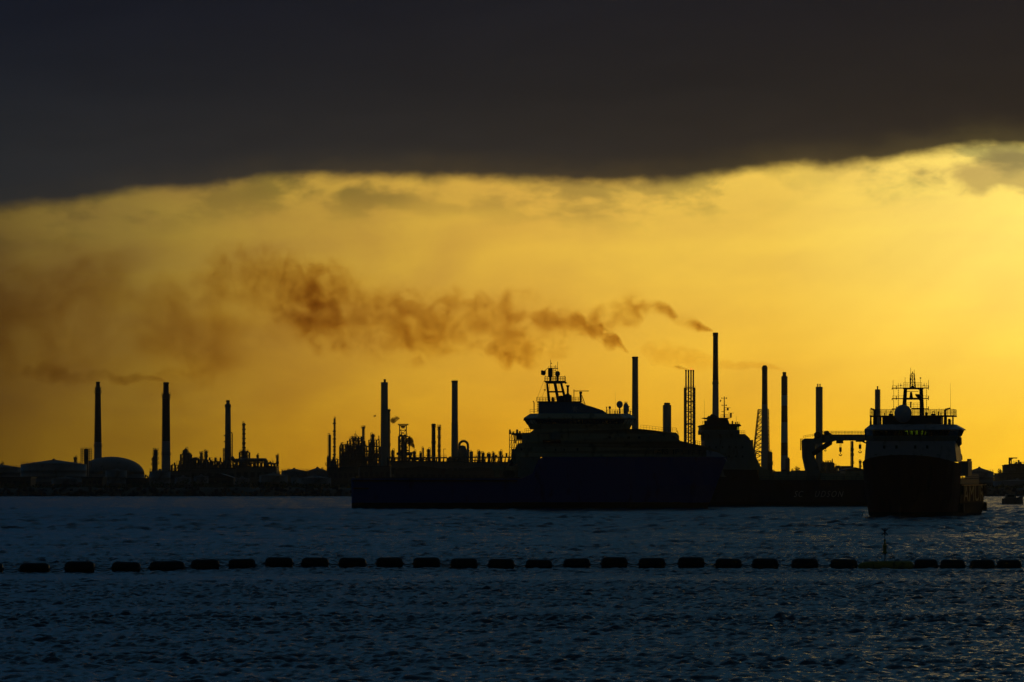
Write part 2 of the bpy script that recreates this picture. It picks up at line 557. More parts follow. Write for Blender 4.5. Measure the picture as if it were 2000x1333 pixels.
# ================================================================== SETTING
# ------------------------------------------------------------------ water
def build_water():
    rows = [-200, -100, -40, 10, 40, 70, 100, 120, 135]
    y = 145.0
    while y < 5000:
        rows.append(y)
        if y < 330: d = .17
        elif y < 1050: d = .17 + (y - 330) * .0030
        elif y < 1600: d = 2.6
        else: d = 60
        y += d
    rows.append(5000)
    rows = np.array(rows)
    t = np.concatenate([np.linspace(-6, -.3, 16), np.linspace(-.26, -.155, 20), np.linspace(-.15, .15, 560), np.linspace(.155, .26, 20), np.linspace(.3, 6, 16)])
    TT, YY = np.meshgrid(t, rows)
    XX = TT * np.clip(YY, 150, 420) * (1 + np.clip(YY - 420, 0, None) / 420 * .75) 
    spacing = np.gradient(rows)[:, None] * np.ones_like(XX)
    sx = np.gradient(XX, axis=1)
    ZZ = np.zeros_like(XX)
    # gusts: slowly varying roughness
    gust = np.ones_like(XX)
    for i in range(9):
        lam = 30 * (1.45 ** i) * .6
        a = math.radians(90 + rng.uniform(-22, 22))
        k = 2 * math.pi / lam
        gust += .11 * np.sin(k * (math.cos(a) * XX * .6 + math.sin(a) * YY) + rng.uniform(0, 6.28))
    gust = np.clip(gust, .45, 1.6)
    n = 104
    for i in range(n):
        lam = .36 * (4.2 / .36) ** ((i + rng.uniform()) / n)
        a = math.radians(72 + rng.normal(0, 38))
        k = 2 * math.pi / lam
        kx, ky = k * math.cos(a), k * math.sin(a)
        amp = .074 * lam / (2 * math.pi) * (1.0 if lam < .85 else (.85 / lam) ** 1.0)
        ly = 2 * math.pi / max(abs(ky), 1e-3); lx = 2 * math.pi / max(abs(kx), 1e-3)
        fade = np.clip((ly / spacing - 1.9) / .7, 0, 1) * np.clip((lx / np.abs(sx) - 1.9) / .7, 0, 1)
        ph = kx * XX + ky * YY + rng.uniform(0, 6.28)
        ZZ += amp * fade * np.sin(ph)
    # rougher, longer chop out in the open roads beyond the boom
    off = np.clip((YY - 360) / 260, 0, 1)
    for i in range(56):
        lam = 1.6 * (6.0 / 1.6) ** ((i + rng.uniform()) / 56)
        a = math.radians(78 + rng.normal(0, 30))
        k = 2 * math.pi / lam
        kx, ky = k * math.cos(a), k * math.sin(a)
        ly = 2 * math.pi / max(abs(ky), 1e-3)
        fade = np.clip((ly / spacing - 1.9) / .7, 0, 1)
        ZZ += .056 * lam / (2 * math.pi) * fade * off * np.sin(kx * XX + ky * YY + rng.uniform(0, 6.28))
    ZZ *= gust
    ZZ -= .02
    nr, nc = XX.shape
    co = np.stack([XX, YY, ZZ], -1).reshape(-1, 3).astype(np.float32)
    idx = np.arange(nr * nc).reshape(nr, nc)
    q = np.stack([idx[:-1, :-1], idx[:-1, 1:], idx[1:, 1:], idx[1:, :-1]], -1).reshape(-1, 4)
    me = bpy.data.meshes.new('sea')
    me.vertices.add(len(co)); me.vertices.foreach_set('co', co.ravel())
    me.loops.add(q.size); me.loops.foreach_set('vertex_index', q.ravel().astype(np.int32))
    me.polygons.add(len(q)); me.polygons.foreach_set('loop_start', np.arange(0, q.size, 4, dtype=np.int32))
    me.polygons.foreach_set('loop_total', np.full(len(q), 4, dtype=np.int32))
    me.polygons.foreach_set('use_smooth', np.ones(len(q), dtype=bool))
    me.update(calc_edges=True)
    o = bpy.data.objects.new('sea', me)
    COL.objects.link(o)
    m = bpy.data.materials.new('sea_water'); m.use_nodes = True
    T = m.node_tree; b = T.nodes['Principled BSDF']
    tcn = T.nodes.new('ShaderNodeTexCoord')
    mp = T.nodes.new('ShaderNodeMapping'); mp.inputs['Scale'].default_value = (1, .55, 1)
    T.links.new(tcn.outputs['Object'], mp.inputs[0])
    n1 = noise(mp.outputs[0], 3.2, 4, .6, .4, T=T)
    n2 = noise(mp.outputs[0], 1.1, 3, .55, .3, T=T)
    bump = T.nodes.new('ShaderNodeBump')
    bsep = T.nodes.new('ShaderNodeSeparateXYZ'); T.links.new(tcn.outputs['Object'], bsep.inputs[0])
    T.links.new(mrange(bsep.outputs[1], 330, 620, .5, .35, smooth=False, T=T), bump.inputs['Strength'])
    bump.inputs['Distance'].default_value = .10
    hsum = mth('ADD', n1, mth('MULTIPLY', n2, 2.0, T=T), T=T)
    T.links.new(hsum, bump.inputs['Height'])
    T.links.new(bump.outputs[0], b.inputs['Normal'])
    b.inputs['Base Color'].default_value = (.003, .044, .078, 1)
    sxyz = T.nodes.new('ShaderNodeSeparateXYZ'); T.links.new(tcn.outputs['Object'], sxyz.inputs[0])
    # chop too small for the mesh far out counts as roughness
    T.links.new(mrange(sxyz.outputs[1], 330, 900, .20, .27, smooth=False, T=T), b.inputs['Roughness'])
    b.inputs['IOR'].default_value = 1.33
    me.materials.append(m)
    tag(o, 'dark blue choppy sea filling the lower third', None, kind='structure')
    return o


build_water()

# ------------------------------------------------------------------ land
def build_land():
    rows = [(1556, -3), (1562, -.4), (1568, 1.2), (1574, 2.6), (1580, 3.2), (1600, 3.0), (1650, 2.6), (1800, 2.4), (2400, 2.4), (4900, 2.4)]
    xs = np.concatenate([np.linspace(-2400, -500, 20), np.linspace(-490, 490, 400), np.linspace(500, 2400, 20)])
    mb = MB()
    nc = len(xs)
    for k, (y, z) in enumerate(rows):
        for x in xs:
            wob = 5 * math.sin(x * .011) + 2 * math.sin(x * .037 + 1)
            jit = random.uniform(-.5, .5) if 0 < k < 5 else 0
            mb.v.append((x, y + (wob + random.uniform(-1, 1) if k < 6 else 0), z + jit * .8))
    for k in range(len(rows) - 1):
        for i in range(nc - 1):
            a = k * nc + i
            mb.f.append((a, a + 1, a + nc + 1, a + nc))
    o = mb.build('ground', 'land')
    tag(o, 'dark low shore ground with a rocky bank', None, kind='structure')
    # rocks of the bank: nobody could count them at this distance
    mb = MB()
    for i in range(2600):
        x = random.uniform(-460, 460)
        t = random.random()
        y = 1558 + 18 * t + 5 * math.sin(x * .011) + 2 * math.sin(x * .037 + 1)
        z = -.6 + 4.0 * t
        s = random.uniform(.5, 1.3)
        mb.cyl((x - s * .5, y, z), (x + s * .5, y + random.uniform(-.3, .3), z + random.uniform(-.3, .4)), s * random.uniform(.4, .7), s * random.uniform(.3, .7), 5)
    o = mb.build('bank_rocks', 'rock')
    tag(o, 'dark boulders heaped along the far waterline', 'rocks', kind='stuff')


build_land()


def leafy(mb, c, rx, rz, n, s):
    for i in range(n):
        while True:
            u = Vector((random.uniform(-1, 1), random.uniform(-1, 1), random.uniform(-1, 1)))
            if .25 < u.length < 1: break
        p = Vector((c[0] + u.x * rx, c[1] + u.y * rx, c[2] + u.z * rz))
        a = Vector((random.gauss(0, 1), random.gauss(0, 1), random.gauss(0, 1))).normalized() * s * random.uniform(.6, 1.3)
        b = a.orthogonal().normalized() * s * random.uniform(.5, 1)
        k = len(mb.v)
        mb.v += [tuple(p - a), tuple(p + b), tuple(p + a), tuple(p - b)]
        mb.f.append((k, k + 1, k + 2, k + 3))


# far wood and shrubs closing the ground behind the works
def far_growth():
    mb = MB()
    for x in np.arange(-420, 420, 2.6):
        for Y in (2650,):
            hh = 6.0 + 2.2 * math.sin(x * .03) + 1.5 * math.sin(x * .083 + 2) + random.uniform(-1, 1.6)
            leafy(mb, (x, Y + random.uniform(-6, 6), 2.4 + hh * .5), 2.4, hh * .55, 26, .9)
    o = mb.build('far_woodland', 'leaf')
    tag(o, 'dark strip of distant trees behind the refinery', 'woodland', kind='stuff')
    mb = MB()
    for x in np.arange(-330, 330, 1.9):
        hh = 2.3 + 1.0 * math.sin(x * .05 + 1) + random.uniform(-.6, .9)
        leafy(mb, (x, 1588 + random.uniform(-4, 4), 2.9 + hh * .4), 1.8, hh * .6, 20, .5)
    o = mb.build('shore_scrub', 'leaf')
    tag(o, 'dark scrub growing along the top of the bank', 'scrub', kind='stuff')


far_growth()
G_TREE = 'small trees on the skyline between the stacks'


def tree(px, py, wpx, Y, label):
    x = X(px, Y); z1 = Z(py, Y); r = wpx * .5 * Y / F
    t = thing('tree', label, 'tree', (x, Y, 2.3), G_TREE)
    hh = z1 - 2.3
    m = MB().cyl((x, Y, 2.3), (x + .2, Y, 2.3 + hh * .6), .3, .15, 6)
    for q in range(4):
        a = q * 1.6
        m.cyl((x + .1, Y, 2.3 + hh * .45), (x + .1 + math.cos(a) * r * .6, Y + math.sin(a) * r * .6, 2.3 + hh * .8), .12, .05, 4)
    m.build('trunk', 'bark', t)
    m = MB()
    for k in range(5):
        leafy(m, (x + random.uniform(-.5, .5) * r, Y + random.uniform(-.5, .5) * r, 2.3 + hh * random.uniform(.55, .85)), r * .6, hh * .2, 70, .32)
    m.build('crown', 'leaf', t)


tree(1486, 922, 14, 2300, 'small dark tree at the foot of the lattice tower')
tree(1511, 917, 10, 2300, 'small tree just left of the red and white banded stack')
tree(1548, 915, 12, 2300, 'lone small tree right of the banded stack')
tree(1557, 911, 12, 2310, 'bushiest small tree between banded stack and ship crane')
tree(1569, 917, 10, 2300, 'small tree against the crane pedestal')
tree(1930, 917, 12, 2300, 'low tree in the gap right of the bow-on ship')
tree(1955, 916, 12, 2300, 'small tree beside the jib crane building at the right')
tree(8, 902, 14, 2300, 'dark tree at the left edge of the skyline')
tree(275, 918, 12, 2300, 'small tree right of the big dome')
tree(560, 915, 14, 2300, 'small tree right of the last thin column')
tree(627, 912, 12, 2300, 'small tree on the skyline left of the twin thin columns')

# ------------------------------------------------------------------ tanks
G_TANK = 'storage tanks along the shore'


def tank(x0, x1, yrim, ypeak, Y, mat, label, roofmat='roof', style='cone', stair=True, name='storage_tank', cat='tank'):
    xc = X((x0 + x1) / 2, Y); r = (x1 - x0) / 2 * Y / F
    zr, zp = Z(yrim, Y), Z(ypeak, Y)
    yc = Y + r
    t = thing(name, label, cat, (xc, yc, 2.3), G_TANK)
    m = MB()
    n = 48
    prof = [(r, 0)]
    k = max(2, int((zr - 2.3) / 2.4))
    for i in range(1, k):
        z = (zr - 2.3) * i / k
        prof += [(r, z - .05), (r + .06, z - .03), (r + .06, z + .03), (r, z + .05)]
    prof += [(r, zr - 2.3)]
    m.lathe((xc, yc, 2.3), prof, n).build('shell', mat, t, smooth=True)
    m = MB()
    if style == 'cone':
        m.lathe((xc, yc, zr + .01), [(r + .12, 0), (r + .12, .15), (r * .5, (zp - zr) * .55), (.6, zp - zr), (.6, zp - zr + .4), (.02, zp - zr + .6)], n)
    else:
        pr = [(r + .12, 0)]
        for i in range(1, 9):
            a = math.pi / 2 * i / 8
            pr.append((max(r * math.cos(a), .02), (zp - zr) * math.sin(a)))
        m.lathe((xc, yc, zr + .01), pr, n)
    m.build('roof', roofmat, t, smooth=True)
    m = MB()
    pts = []
    for i in range(24):
        a = 2 * math.pi * i / 24
        pts.append((xc + (r - .1) * math.cos(a), yc + (r - .1) * math.sin(a), zr + .15))
    m.rail(pts + pts[:1], 1.1, 3, .045, 2).build('railing', 'steel', t)
    if stair:
        m = MB()
        for i in range(14):
            a = -math.pi / 2 - .6 + i * .075
            zz = 2.5 + (zr - 2.5) * i / 14
            m.box(xc + (r + .5) * math.cos(a) - .5, xc + (r + .5) * math.cos(a) + .5, yc + (r + .5) * math.sin(a) - .5, yc + (r + .5) * math.sin(a) + .5, zz, zz + .12)
        m.build('stair', 'steel', t)
    return t


tank(33, 162, 908, 898, 1900, 'tank_white', 'broad pale tank with a low cone roof at the far left')
tank(-40, 36, 914, 908, 1980, 'tank_grey', 'grey tank cut off by the left edge of the photo')
tank(146, 276, 926, 892, 2060, 'tank_grey', 'big dark dome-roofed tank behind the leftmost stack', style='dome', stair=False, roofmat='tank_grey')
tank(204, 246, 920, 917, 1680, 'tank_white', 'upright pale tank standing in front of the big dome')
tank(98, 150, 936, 932, 1650, 'tank_grey', 'low grey tank near the water below the broad cone-roofed one')
tank(290, 331, 922, 919, 1680, 'tank_white', 'pale tank at the foot of the thick smoking stack')
tank(378, 406, 932, 929, 1670, 'tank_grey', 'small grey tank below the squat furnace left of centre')
tank(458, 486, 936, 933, 1670, 'tank_grey', 'small tank under the pipe bridge near the thin flare pipe')
tank(340, 372, 934, 931, 1720, 'tank_grey', 'grey tank between the pale tank and the small one left of centre')
tank(569, 583, 933, 930, 1640, 'tank_white', 'narrow upright pale tank at the waterfront left of the blue ship', stair=False)
tank(583, 645, 935, 929, 1660, 'tank_grey', 'wide low tank touching the narrow pale tank')
tank(548, 598, 921, 916, 2100, 'tank_grey', 'shallow-roofed tank on the skyline right of the last thin column', stair=False)
tank(598, 640, 921, 914, 2100, 'tank_grey', 'pointed-roof tank on the skyline left of the twin thin columns', stair=False)
tank(505, 560, 930, 925, 1780, 'tank_grey', 'grey tank behind the waterfront under the right end of the pipe bridge')
tank(1888, 1944, 923, 914, 2000, 'tank_white', 'cone-roofed tank directly right of the bow-on ship')
tank(1946, 2040, 941, 937, 1700, 'tank_white', 'wide pale tank at the right edge below the jib crane')
tank(1494, 1552, 930, 925, 1900, 'tank_grey', 'grey tank at the foot of the red and white banded stack', stair=False)
tank(1612, 1690, 928, 924, 1950, 'tank_grey', 'low wide tank seen under the ship crane boom', stair=False)

# ------------------------------------------------------------------ stacks
G_ST = 'tall chimneys of the refinery'


def platform(xc, Y, z, r, w, name, parent, rail=True, h=1.1):
    m = MB().lathe((xc, Y, z), [(r + w, -.18), (r + w, 0)], 14)
    if rail:
        pts = [(xc + (r + w - .05) * math.cos(a), Y + (r + w - .05) * math.sin(a), z) for a in [2 * math.pi * i / 12 for i in range(13)]]
        m.rail(pts, h, 2, .05, 2)
    for i in range(6):
        a = 2 * math.pi * i / 6
        m.cyl((xc + r * math.cos(a), Y + r * math.sin(a), z - w), (xc + (r + w * .9) * math.cos(a), Y + (r + w * .9) * math.sin(a), z - .15), .07, .07, 4)
    return m.build(name, 'steel', parent)


def stack(px, prof, Y, mat, label, plats=(), flues=(), ladder=None, name='chimney', base=918, capmat='soot', ladder_r=None):
    """prof: [(py, width_px)] top to bottom.  flues: [(px, top py, width px)]"""
    xc = X(px, Y); k = Y / F
    t = thing(name, label, 'chimney', (xc, Y, 2.3), G_ST)
    pr = [(w / 2 * k, Z(py, Y) - 2.3) for py, w in prof][::-1]
    pr = [(pr[0][0] * 1.0, 0)] + pr
    # small hollow at the mouth
    rt, zt = pr[-1]
    pr += [(rt * .82, zt + .02), (rt * .8, zt - 1.2)]
    MB().lathe((xc, Y, 2.3), pr, 24).build('shaft', mat, t, smooth=True)
    # rim collar
    if not flues:
        MB().lathe((xc, Y, 2.3), [(rt + .05, zt - .9), (rt + .22, zt - .8), (rt + .22, zt - .3), (rt + .05, zt - .2)], 20).build('rim', capmat, t, smooth=True)
    for fx, ft, fw in flues:
        z1 = Z(ft, Y); r = fw / 2 * k
        MB().lathe((X(fx, Y), Y, zt + 1.3), [(r, 0), (r, z1 - zt - 1.4), (r * 1.12, z1 - zt - 1.3), (r * 1.12, z1 - zt - 1.3 + .25), (r * .8, z1 - zt - 1.05)], 14).build('flue', capmat, t, smooth=True)
    for (py, w, extra) in plats:
        platform(xc, Y, Z(py, Y), w / 2 * k, extra * k, 'platform', t)
    m = MB()
    side = ladder if ladder else 1
    pts = []
    for py, w in prof[::-1]:
        pts.append((xc + side * (w / 2 * k + .12), Y, Z(py, Y)))
    pts = [pt for i, pt in enumerate(pts) if i == 0 or pt[2] > pts[i - 1][2]]
    lo = pts[0]
    for a, b in zip(pts[:-1], pts[1:]):
        if b[2] - a[2] > 1:
            m.cyl(a, b, .09, .09, 4)
            m.cyl((a[0], a[1] - .5, a[2]), (b[0], b[1] - .5, b[2]), .07, .07, 4)
    z = lo[2]
    while z < pts[-1][2] - 1:
        for a, b in zip(pts[:-1], pts[1:]):
            if a[2] <= z <= b[2]:
                q = (z - a[2]) / max(b[2] - a[2], .01); xx = a[0] + (b[0] - a[0]) * q
                m.box(xx - .1, xx + .14, Y - .6, Y + .1, z, z + .12)
                break
        z += 2.2
    if m.v:
        m.build('ladder', 'steel', t)
    return t


stack(191.5, [(746, 6.5), (757, 7.5), (758.5, 10), (768, 10.5), (830, 12.5), (905, 15)], 2100, 'left_bands', 'leftmost tall stack with stepped narrow top above the dome tank',
      plats=[(767, 10.5, 2.2), (760, 10, 1.4), (872, 13.5, 2.0)], ladder=-1)
stack(324.5, [(747, 10), (769, 10.3), (770.5, 14), (800, 14.5), (918, 17)], 2050, 'left_bands', 'thick dark smoking stack with stepped top left of centre',
      plats=[(772, 14, 2.3), (778, 14, 1.5), (888, 16, 2.0)], ladder=-1)
stack(445, [(782, 6), (789, 6.3), (790, 10), (845, 11), (912, 13.5)], 2100, 'stack_steel', 'medium stack with stepped top and looped side pipes',
      plats=[(795, 10, 1.4)], ladder=1)
stack(751, [(747, 13), (800, 13.5), (905, 15.5)], 2150, 'concrete', 'wide stack with single thin flue on top beside a shorter pipe',
      flues=[(751.5, 742, 4.5)], ladder=-1)
stack(759.3, [(800, 4.6), (850, 4.8), (905, 5.2)], 2170, 'stack_steel', 'thin shorter stack pressed against the wide single-flue stack', plats=[(803, 4.6, 1.4), (845, 4.8, 1.4), (870, 5, 1.4)])
stack(847, [(828, 7), (860, 7.2), (905, 7.6)], 2150, 'soot', 'short dark stack left of its knobbly thin neighbour near centre', plats=[(834, 7, 1.3), (866, 7, 1.2)], ladder=-1)
stack(888, [(744, 11.2), (830, 11.8), (830.1, 12.4), (905, 13.6)], 2150, 'concrete', 'plain straight stack standing alone left of the bent pipe', plats=[(747, 11.2, .6), (830, 12, .6)])
stack(1240.3, [(697, 11), (760, 11.6), (905, 14)], 2250, 'concrete', 'straight stack rising behind the blue ship bridge')
stack(1303, [(787, 10.5), (791, 11), (792, 16), (905, 16.5)], 2250, 'concrete', 'short stout stack with a small crown behind the blue ship bow', plats=[], ladder=-1)
stack(1397.3, [(650, 9.2), (700, 9.8), (750, 11), (905, 14.4)], 2300, 'tall_bands', 'tallest stack of all trailing brown smoke', plats=[(656, 9.3, .8), (750, 11, 1.0)])
stack(1493.3, [(714, 6), (718, 10), (770, 10.4), (905, 14)], 2250, 'twotone', 'two-tone stack with chamfered top between lattice towers', plats=[(722, 10, .8)])
stack(1531.8, [(727, 6), (735, 7), (735.5, 11.6), (800, 11.8), (905, 13.6)], 2250, 'banded', 'stack with red and white bands and a narrow nozzle top')
stack(1599.7, [(756, 13), (905, 13.4)], 2250, 'concrete', 'stack with two thin flues on top behind the ship crane', flues=[(1597.2, 751, 2.3), (1601.6, 751, 2.3)])
stack(1713.8, [(761, 10), (905, 10.8)], 2250, 'concrete', 'single-flue stack rising behind the bow-on ship', flues=[(1714, 755.5, 2.6)], ladder=1)

# thin columns with platforms
G_COL = 'slender process columns and vent pipes'


def column(px, top, w, bot, Y, label, plats=(), mat='stack_steel', head=True, hooks=True, rough=0):
    xc = X(px, Y); k = Y / F; r = w / 2 * k; z1 = Z(top, Y)
    t = thing('process_column', label, 'column', (xc, Y, 2.3), G_COL)
    prof = [(r, 0), (r, z1 - 2.3 - r * (1 if head else 0))]
    if head:
        for i in range(1, 5):
            a = math.pi / 2 * i / 4
            prof.append((max(r * math.cos(a), .02), z1 - 2.3 - r + r * math.sin(a)))
    MB().lathe((xc, Y, 2.3), prof, 14).build('shell', mat, t, smooth=True)
    for p in plats:
        py, ex = (p, 1.5) if not isinstance(p, tuple) else p
        platform(xc, Y, Z(py, Y), r, ex * k, 'platform', t)
    m = MB()
    sd = 1 if int(px) % 2 else -1
    m.cyl((xc + sd * (r + .25), Y - .3, 2.4), (xc + sd * (r + .25), Y - .3, z1 - 1), .13, .13, 5)
    m.tube([(xc + sd * (r + .25), Y - .3, z1 - 1), (xc + sd * (r + .2), Y, z1 + .5), (xc, Y, z1 + .6), (xc, Y, z1 - .2)], .13, 5)
    m.build('riser_pipe', 'steel', t, smooth=False)
    if rough:
        m = MB()
        z = Z(bot, Y)
        while z < z1 - 1:
            m.lathe((xc, Y, z), [(r + .05, 0), (r + .45, .2), (r + .45, .6), (r + .05, .8)], 10)
            z += rough
        m.build('stiffening_rings', 'steel', t)
    return t


column(476.4, 826, 4.4, 885, 2100, 'tall slim ringed flare pipe right of the looped-pipe stack', plats=[(880, 1.6), (868, .6)], rough=2.4)
column(541.5, 889, 4.2, 918, 2080, 'short slim column standing alone left of the skyline tanks', plats=[(893, 1.2), (906, .8)])
column(644, 849, 5, 920, 2050, 'shorter and thicker of the twin thin columns left of the steel frame', head=True)
column(639.2, 893, 2.2, 925, 2060, 'stubby vent pipe at the foot of the twin thin columns', plats=[(908, 3.2)])
column(653, 817, 3.2, 905, 2050, 'taller and thinner of the twin thin columns left of the steel frame', plats=[(850, .9), (866, .9), (882, .9)], rough=4)
column(709.3, 834, 4.6, 900, 2080, 'capped column rising through the steel frame', plats=[(836, 2.2)], head=False)
column(728, 848, 6.5, 900, 2070, 'round-headed fat column at the right of the steel frame', plats=[(852, 1.2), (868, 1.2)])
column(857.6, 833, 4.6, 900, 2140, 'knobbly column with many small platforms near centre', plats=[(834, 1.6), (839, 2.0), (855, 1.6), (873, 1.0), (882, 1.0)])
column(1664.5, 862, 5, 918, 2150, 'thin column hung with ladders under the ship crane boom', plats=[(880, .8), (890, .9), (905, 1.4)], head=False)
column(1680.3, 900, 3.2, 918, 2160, 'leafy looking short column against the bow-on ship', plats=[(904, 1.6), (912, 1.2)])
column(304, 878, 8, 918, 2060, 'bristling column group against the left side of the thick stack', plats=[(880, 1.5), (888, 2.0), (897, 2.5), (906, 3.0)])
column(299.5, 893, 5, 918, 2055, 'low column at the outer left foot of the thick stack', plats=[(899, 1.5), (908, 2.0)])
column(363, 876, 7, 910, 2060, 'squat furnace column with hook shaped top pipe', plats=[(884, 2.0), (893, 1.5)])
column(368.5, 884, 7, 910, 2065, 'squat column leaning on the hook-topped furnace column', plats=[(889, 1.6)])
column(393, 884, 5, 912, 2060, 'left one of the paired short columns left of the looped-pipe stack', plats=[(886, 1.2), (895, 1.0)])
column(402.5, 881, 5.5, 912, 2060, 'right one of the paired short columns left of the looped-pipe stack', plats=[(884, 1.6), (892, 1.2)])
column(147, 893, 5.5, 920, 2000, 'stubby grey column in front of the railed tower at the left', plats=[(897, .8)])
column(503, 888, 3.5, 912, 2080, 'small spiked column on the pipe bridge', plats=[(893, 1.0)])
column(826.5, 875, 3.2, 905, 2120, 'thin bare pipe above the rack left of the short dark stack', head=False)
column(837, 877, 6, 905, 2120, 'domed vessel with hand rails left of the short dark stack', plats=[(882, 1.2), (890, 1.2)])
column(809, 881, 5.4, 905, 2120, 'round-topped vessel right of the steaming tower', plats=[(886, .8)])
column(767, 879, 5.4, 905, 2120, 'round-topped vessel between wide stack and steaming tower', plats=[(885, 1.5)])
column(822, 884, 3, 905, 2120, 'tiny vessel next to the thin bare pipe', plats=[(887, .8)])
column(920.5, 882, 7, 905, 2120, 'flat-topped square-looking vessel right of the bent pipe', head=False)
column(936, 881, 6, 905, 2120, 'mushroom-topped vessel second right of the bent pipe', plats=[(885, 1.4)])
column(944, 884, 4.5, 905, 2120, 'low vessel beside the mushroom-topped one', plats=[(888, 1.0)])
column(956, 886, 4, 905, 2120, 'small vessel midway between bent pipe and blue ship', plats=[(889, 1.3)])
column(964, 884, 4, 905, 2120, 'slender small vessel near the blue ship', plats=[(888, 1.3)])
column(977.5, 881, 5, 905, 2120, 'round-headed vessel just left of the scaffold by the blue ship', plats=[(886, 1.6)])

# bent pipe (large duct) by the straight stack
Y = 2140
t = thing('duct_bend', 'large upside down U shaped duct right of the plain straight stack', 'duct', (X(905, Y), Y, 2.3))
pts = [(X(897, Y), Y, 2.4), (X(897, Y), Y, Z(874, Y))]
for i in range(1, 12):
    a = math.pi - math.pi * i / 12
    pts.append((X(905.5 + 8.4 * math.cos(a), Y), Y, Z(870.5 - 8.4 * math.sin(a), Y)))
pts += [(X(914, Y), Y, Z(874, Y)), (X(914, Y), Y, 2.4)]
m = MB(); m.tube(pts, 4.8 / 2 * Y / F, 12)
for p in pts[1:-1]:
    m.ball(p, 4.8 / 2 * Y / F, 1, 10, 6)
m.build('duct_tube', 'stack_steel', t, smooth=True)
m = MB().lathe((X(903, Y), Y + 2, 2.3), [(X(908, Y) - X(899, Y), 0), (X(908, Y) - X(899, Y), Z(880, Y) - 2.3), (1.6, Z(871.5, Y) - 2.3), (.1, Z(870, Y) - 2.3)], 18)
m.build('drum', 'stack_steel', t, smooth=True)
MB().rail([(X(900, Y), Y - 2, Z(862, Y)), (X(910, Y), Y - 2, Z(862, Y))], .8, 1, .05, 1).build('handrail', 'steel', t)

# flare stack with four pipes in a lattice
Y = 2200; k = Y / F
t = thing('flare_tower', 'lattice tower holding four parallel flare pipes with small flames', 'flare tower', (X(1347, Y), Y, 2.3))
for fx in (1339.8, 1344.8, 1349.6, 1354.2):
    m = MB().cyl((X(fx, Y), Y, 2.4), (X(fx, Y), Y, Z(735, Y)), 1.5 * k, 1.5 * k, 10)
    p = m.build('flare_pipe', 'stack_steel', t, smooth=True)
    MB().lathe((X(fx, Y), Y, Z(735, Y)), [(1.45 * k, 0), (1.45 * k, 9 * k), (1.75 * k, 9.4 * k), (1.75 * k, 12 * k), (1.1 * k, 12.2 * k)], 10).build('burner_tip', 'soot', p)
m = MB().frame(X(1337, Y), X(1357, Y), Y - 2.6, Y + 2.6, 2.4, Z(758.5, Y), 1, 14, .34)
m.build('lattice', 'steel', t)
for py in (758.5, 785, 804, 829, 846):
    MB().box(X(1336, Y), X(1357.5, Y), Y - 3, Y + 3, Z(py, Y) - .2, Z(py, Y) + .25).build('platform', 'steel', t)
MB().rail([(X(1336, Y), Y - 3, Z(758, Y)), (X(1357.5, Y), Y - 3, Z(758, Y))], 1.0, 1.5, .06, 2).build('railing', 'steel', t)
for fx, s in ((1349.8, 1.0), (1354.2, .6)):
    m = MB().lathe((X(fx, Y), Y, Z(722.8, Y)), [(.35 * s, 0), (.55 * s, .25 * s), (.35 * s, .7 * s), (.04, 1.1 * s)], 8)
    tag(m.build('flame', 'flame', None, smooth=True, origin=(X(fx, Y), Y, Z(722.8, Y))),
        'small orange gas flame on the third flare pipe' if s == 1 else 'tiny orange gas flame on the rightmost flare pipe', 'flame')

# lattice tower around the two-tone stack
Y = 2255
t = thing('lattice_tower', 'tapered open lattice tower behind the two-tone stack', 'tower', (X(1488, Y), Y, 2.3))
m = MB()
zt, zb = Z(799.5, Y), Z(915, Y)
xa = lambda z: X(1471 + (1483.7 - 1471) * (z - zb) / (zt - zb), Y)
xb = lambda z: X(1504 + (1502.3 - 1504) * (z - zb) / (zt - zb), Y)
n = 14
for Yo in (Y + 5, Y + 15):
    m.cyl((xa(zb), Yo, zb), (xa(zt), Yo, zt), .34, .26, 5)
    m.cyl((xb(zb), Yo, zb), (xb(zt), Yo, zt), .34, .26, 5)
    for i in range(n + 1):
        z0 = zb + (zt - zb) * i / n
        m.cyl((xa(z0), Yo, z0), (xb(z0), Yo, z0), .16, .16, 4)
        if i < n:
            z1 = zb + (zt - zb) * (i + 1) / n
            mid = .5 * (xa(z0) + xb(z0))
            m.cyl((xa(z0), Yo, z0), (mid, Yo, z1), .15, .15, 4)
            m.cyl((mid, Yo, z0), (xb(z1), Yo, z1), .15, .15, 4)
            m.cyl((mid, Yo, z0), (xa(z1), Yo, z1), .15, .15, 4) if i % 2 else None
for i in range(n + 1):
    z0 = zb + (zt - zb) * i / n
    m.cyl((xa(z0), Y + 5, z0), (xa(z0), Y + 15, z0), .14, .14, 4); m.cyl((xb(z0), Y + 5, z0), (xb(z0), Y + 15, z0), .14, .14, 4)
m.build('lattice', 'steel', t)
m = MB()
for i in range(9):
    z0 = Z(885 + i * 3.6, Y)
    m.box(X(1498, Y), X(1507.5 if i else 1506, Y), Y - 2, Y + 3, z0, z0 + .2)
m.frame(X(1501, Y), X(1507.5, Y), Y - 2, Y + 3, 2.4, Z(885, Y), 2, 8, .2)
m.build('stair_tower', 'steel', t)
m = MB()
for i in range(9):
    a0 = math.pi * i / 9; a1 = math.pi * (i + 1) / 9
    m.cyl((X(1481.5 - 6 * math.cos(a0), Y - 4), Y - 4, Z(887 - 5.5 * math.sin(a0), Y - 4)), (X(1481.5 - 6 * math.cos(a1), Y - 4), Y - 4, Z(887 - 5.5 * math.sin(a1), Y - 4)), .4, .4, 6)
m.cyl((X(1475.5, Y - 4), Y - 4, Z(887, Y)), (X(1475.5, Y - 4), Y - 4, Z(925, Y)), .4, .4, 6)
m.build('transfer_pipe', 'stack_steel', t, smooth=True)

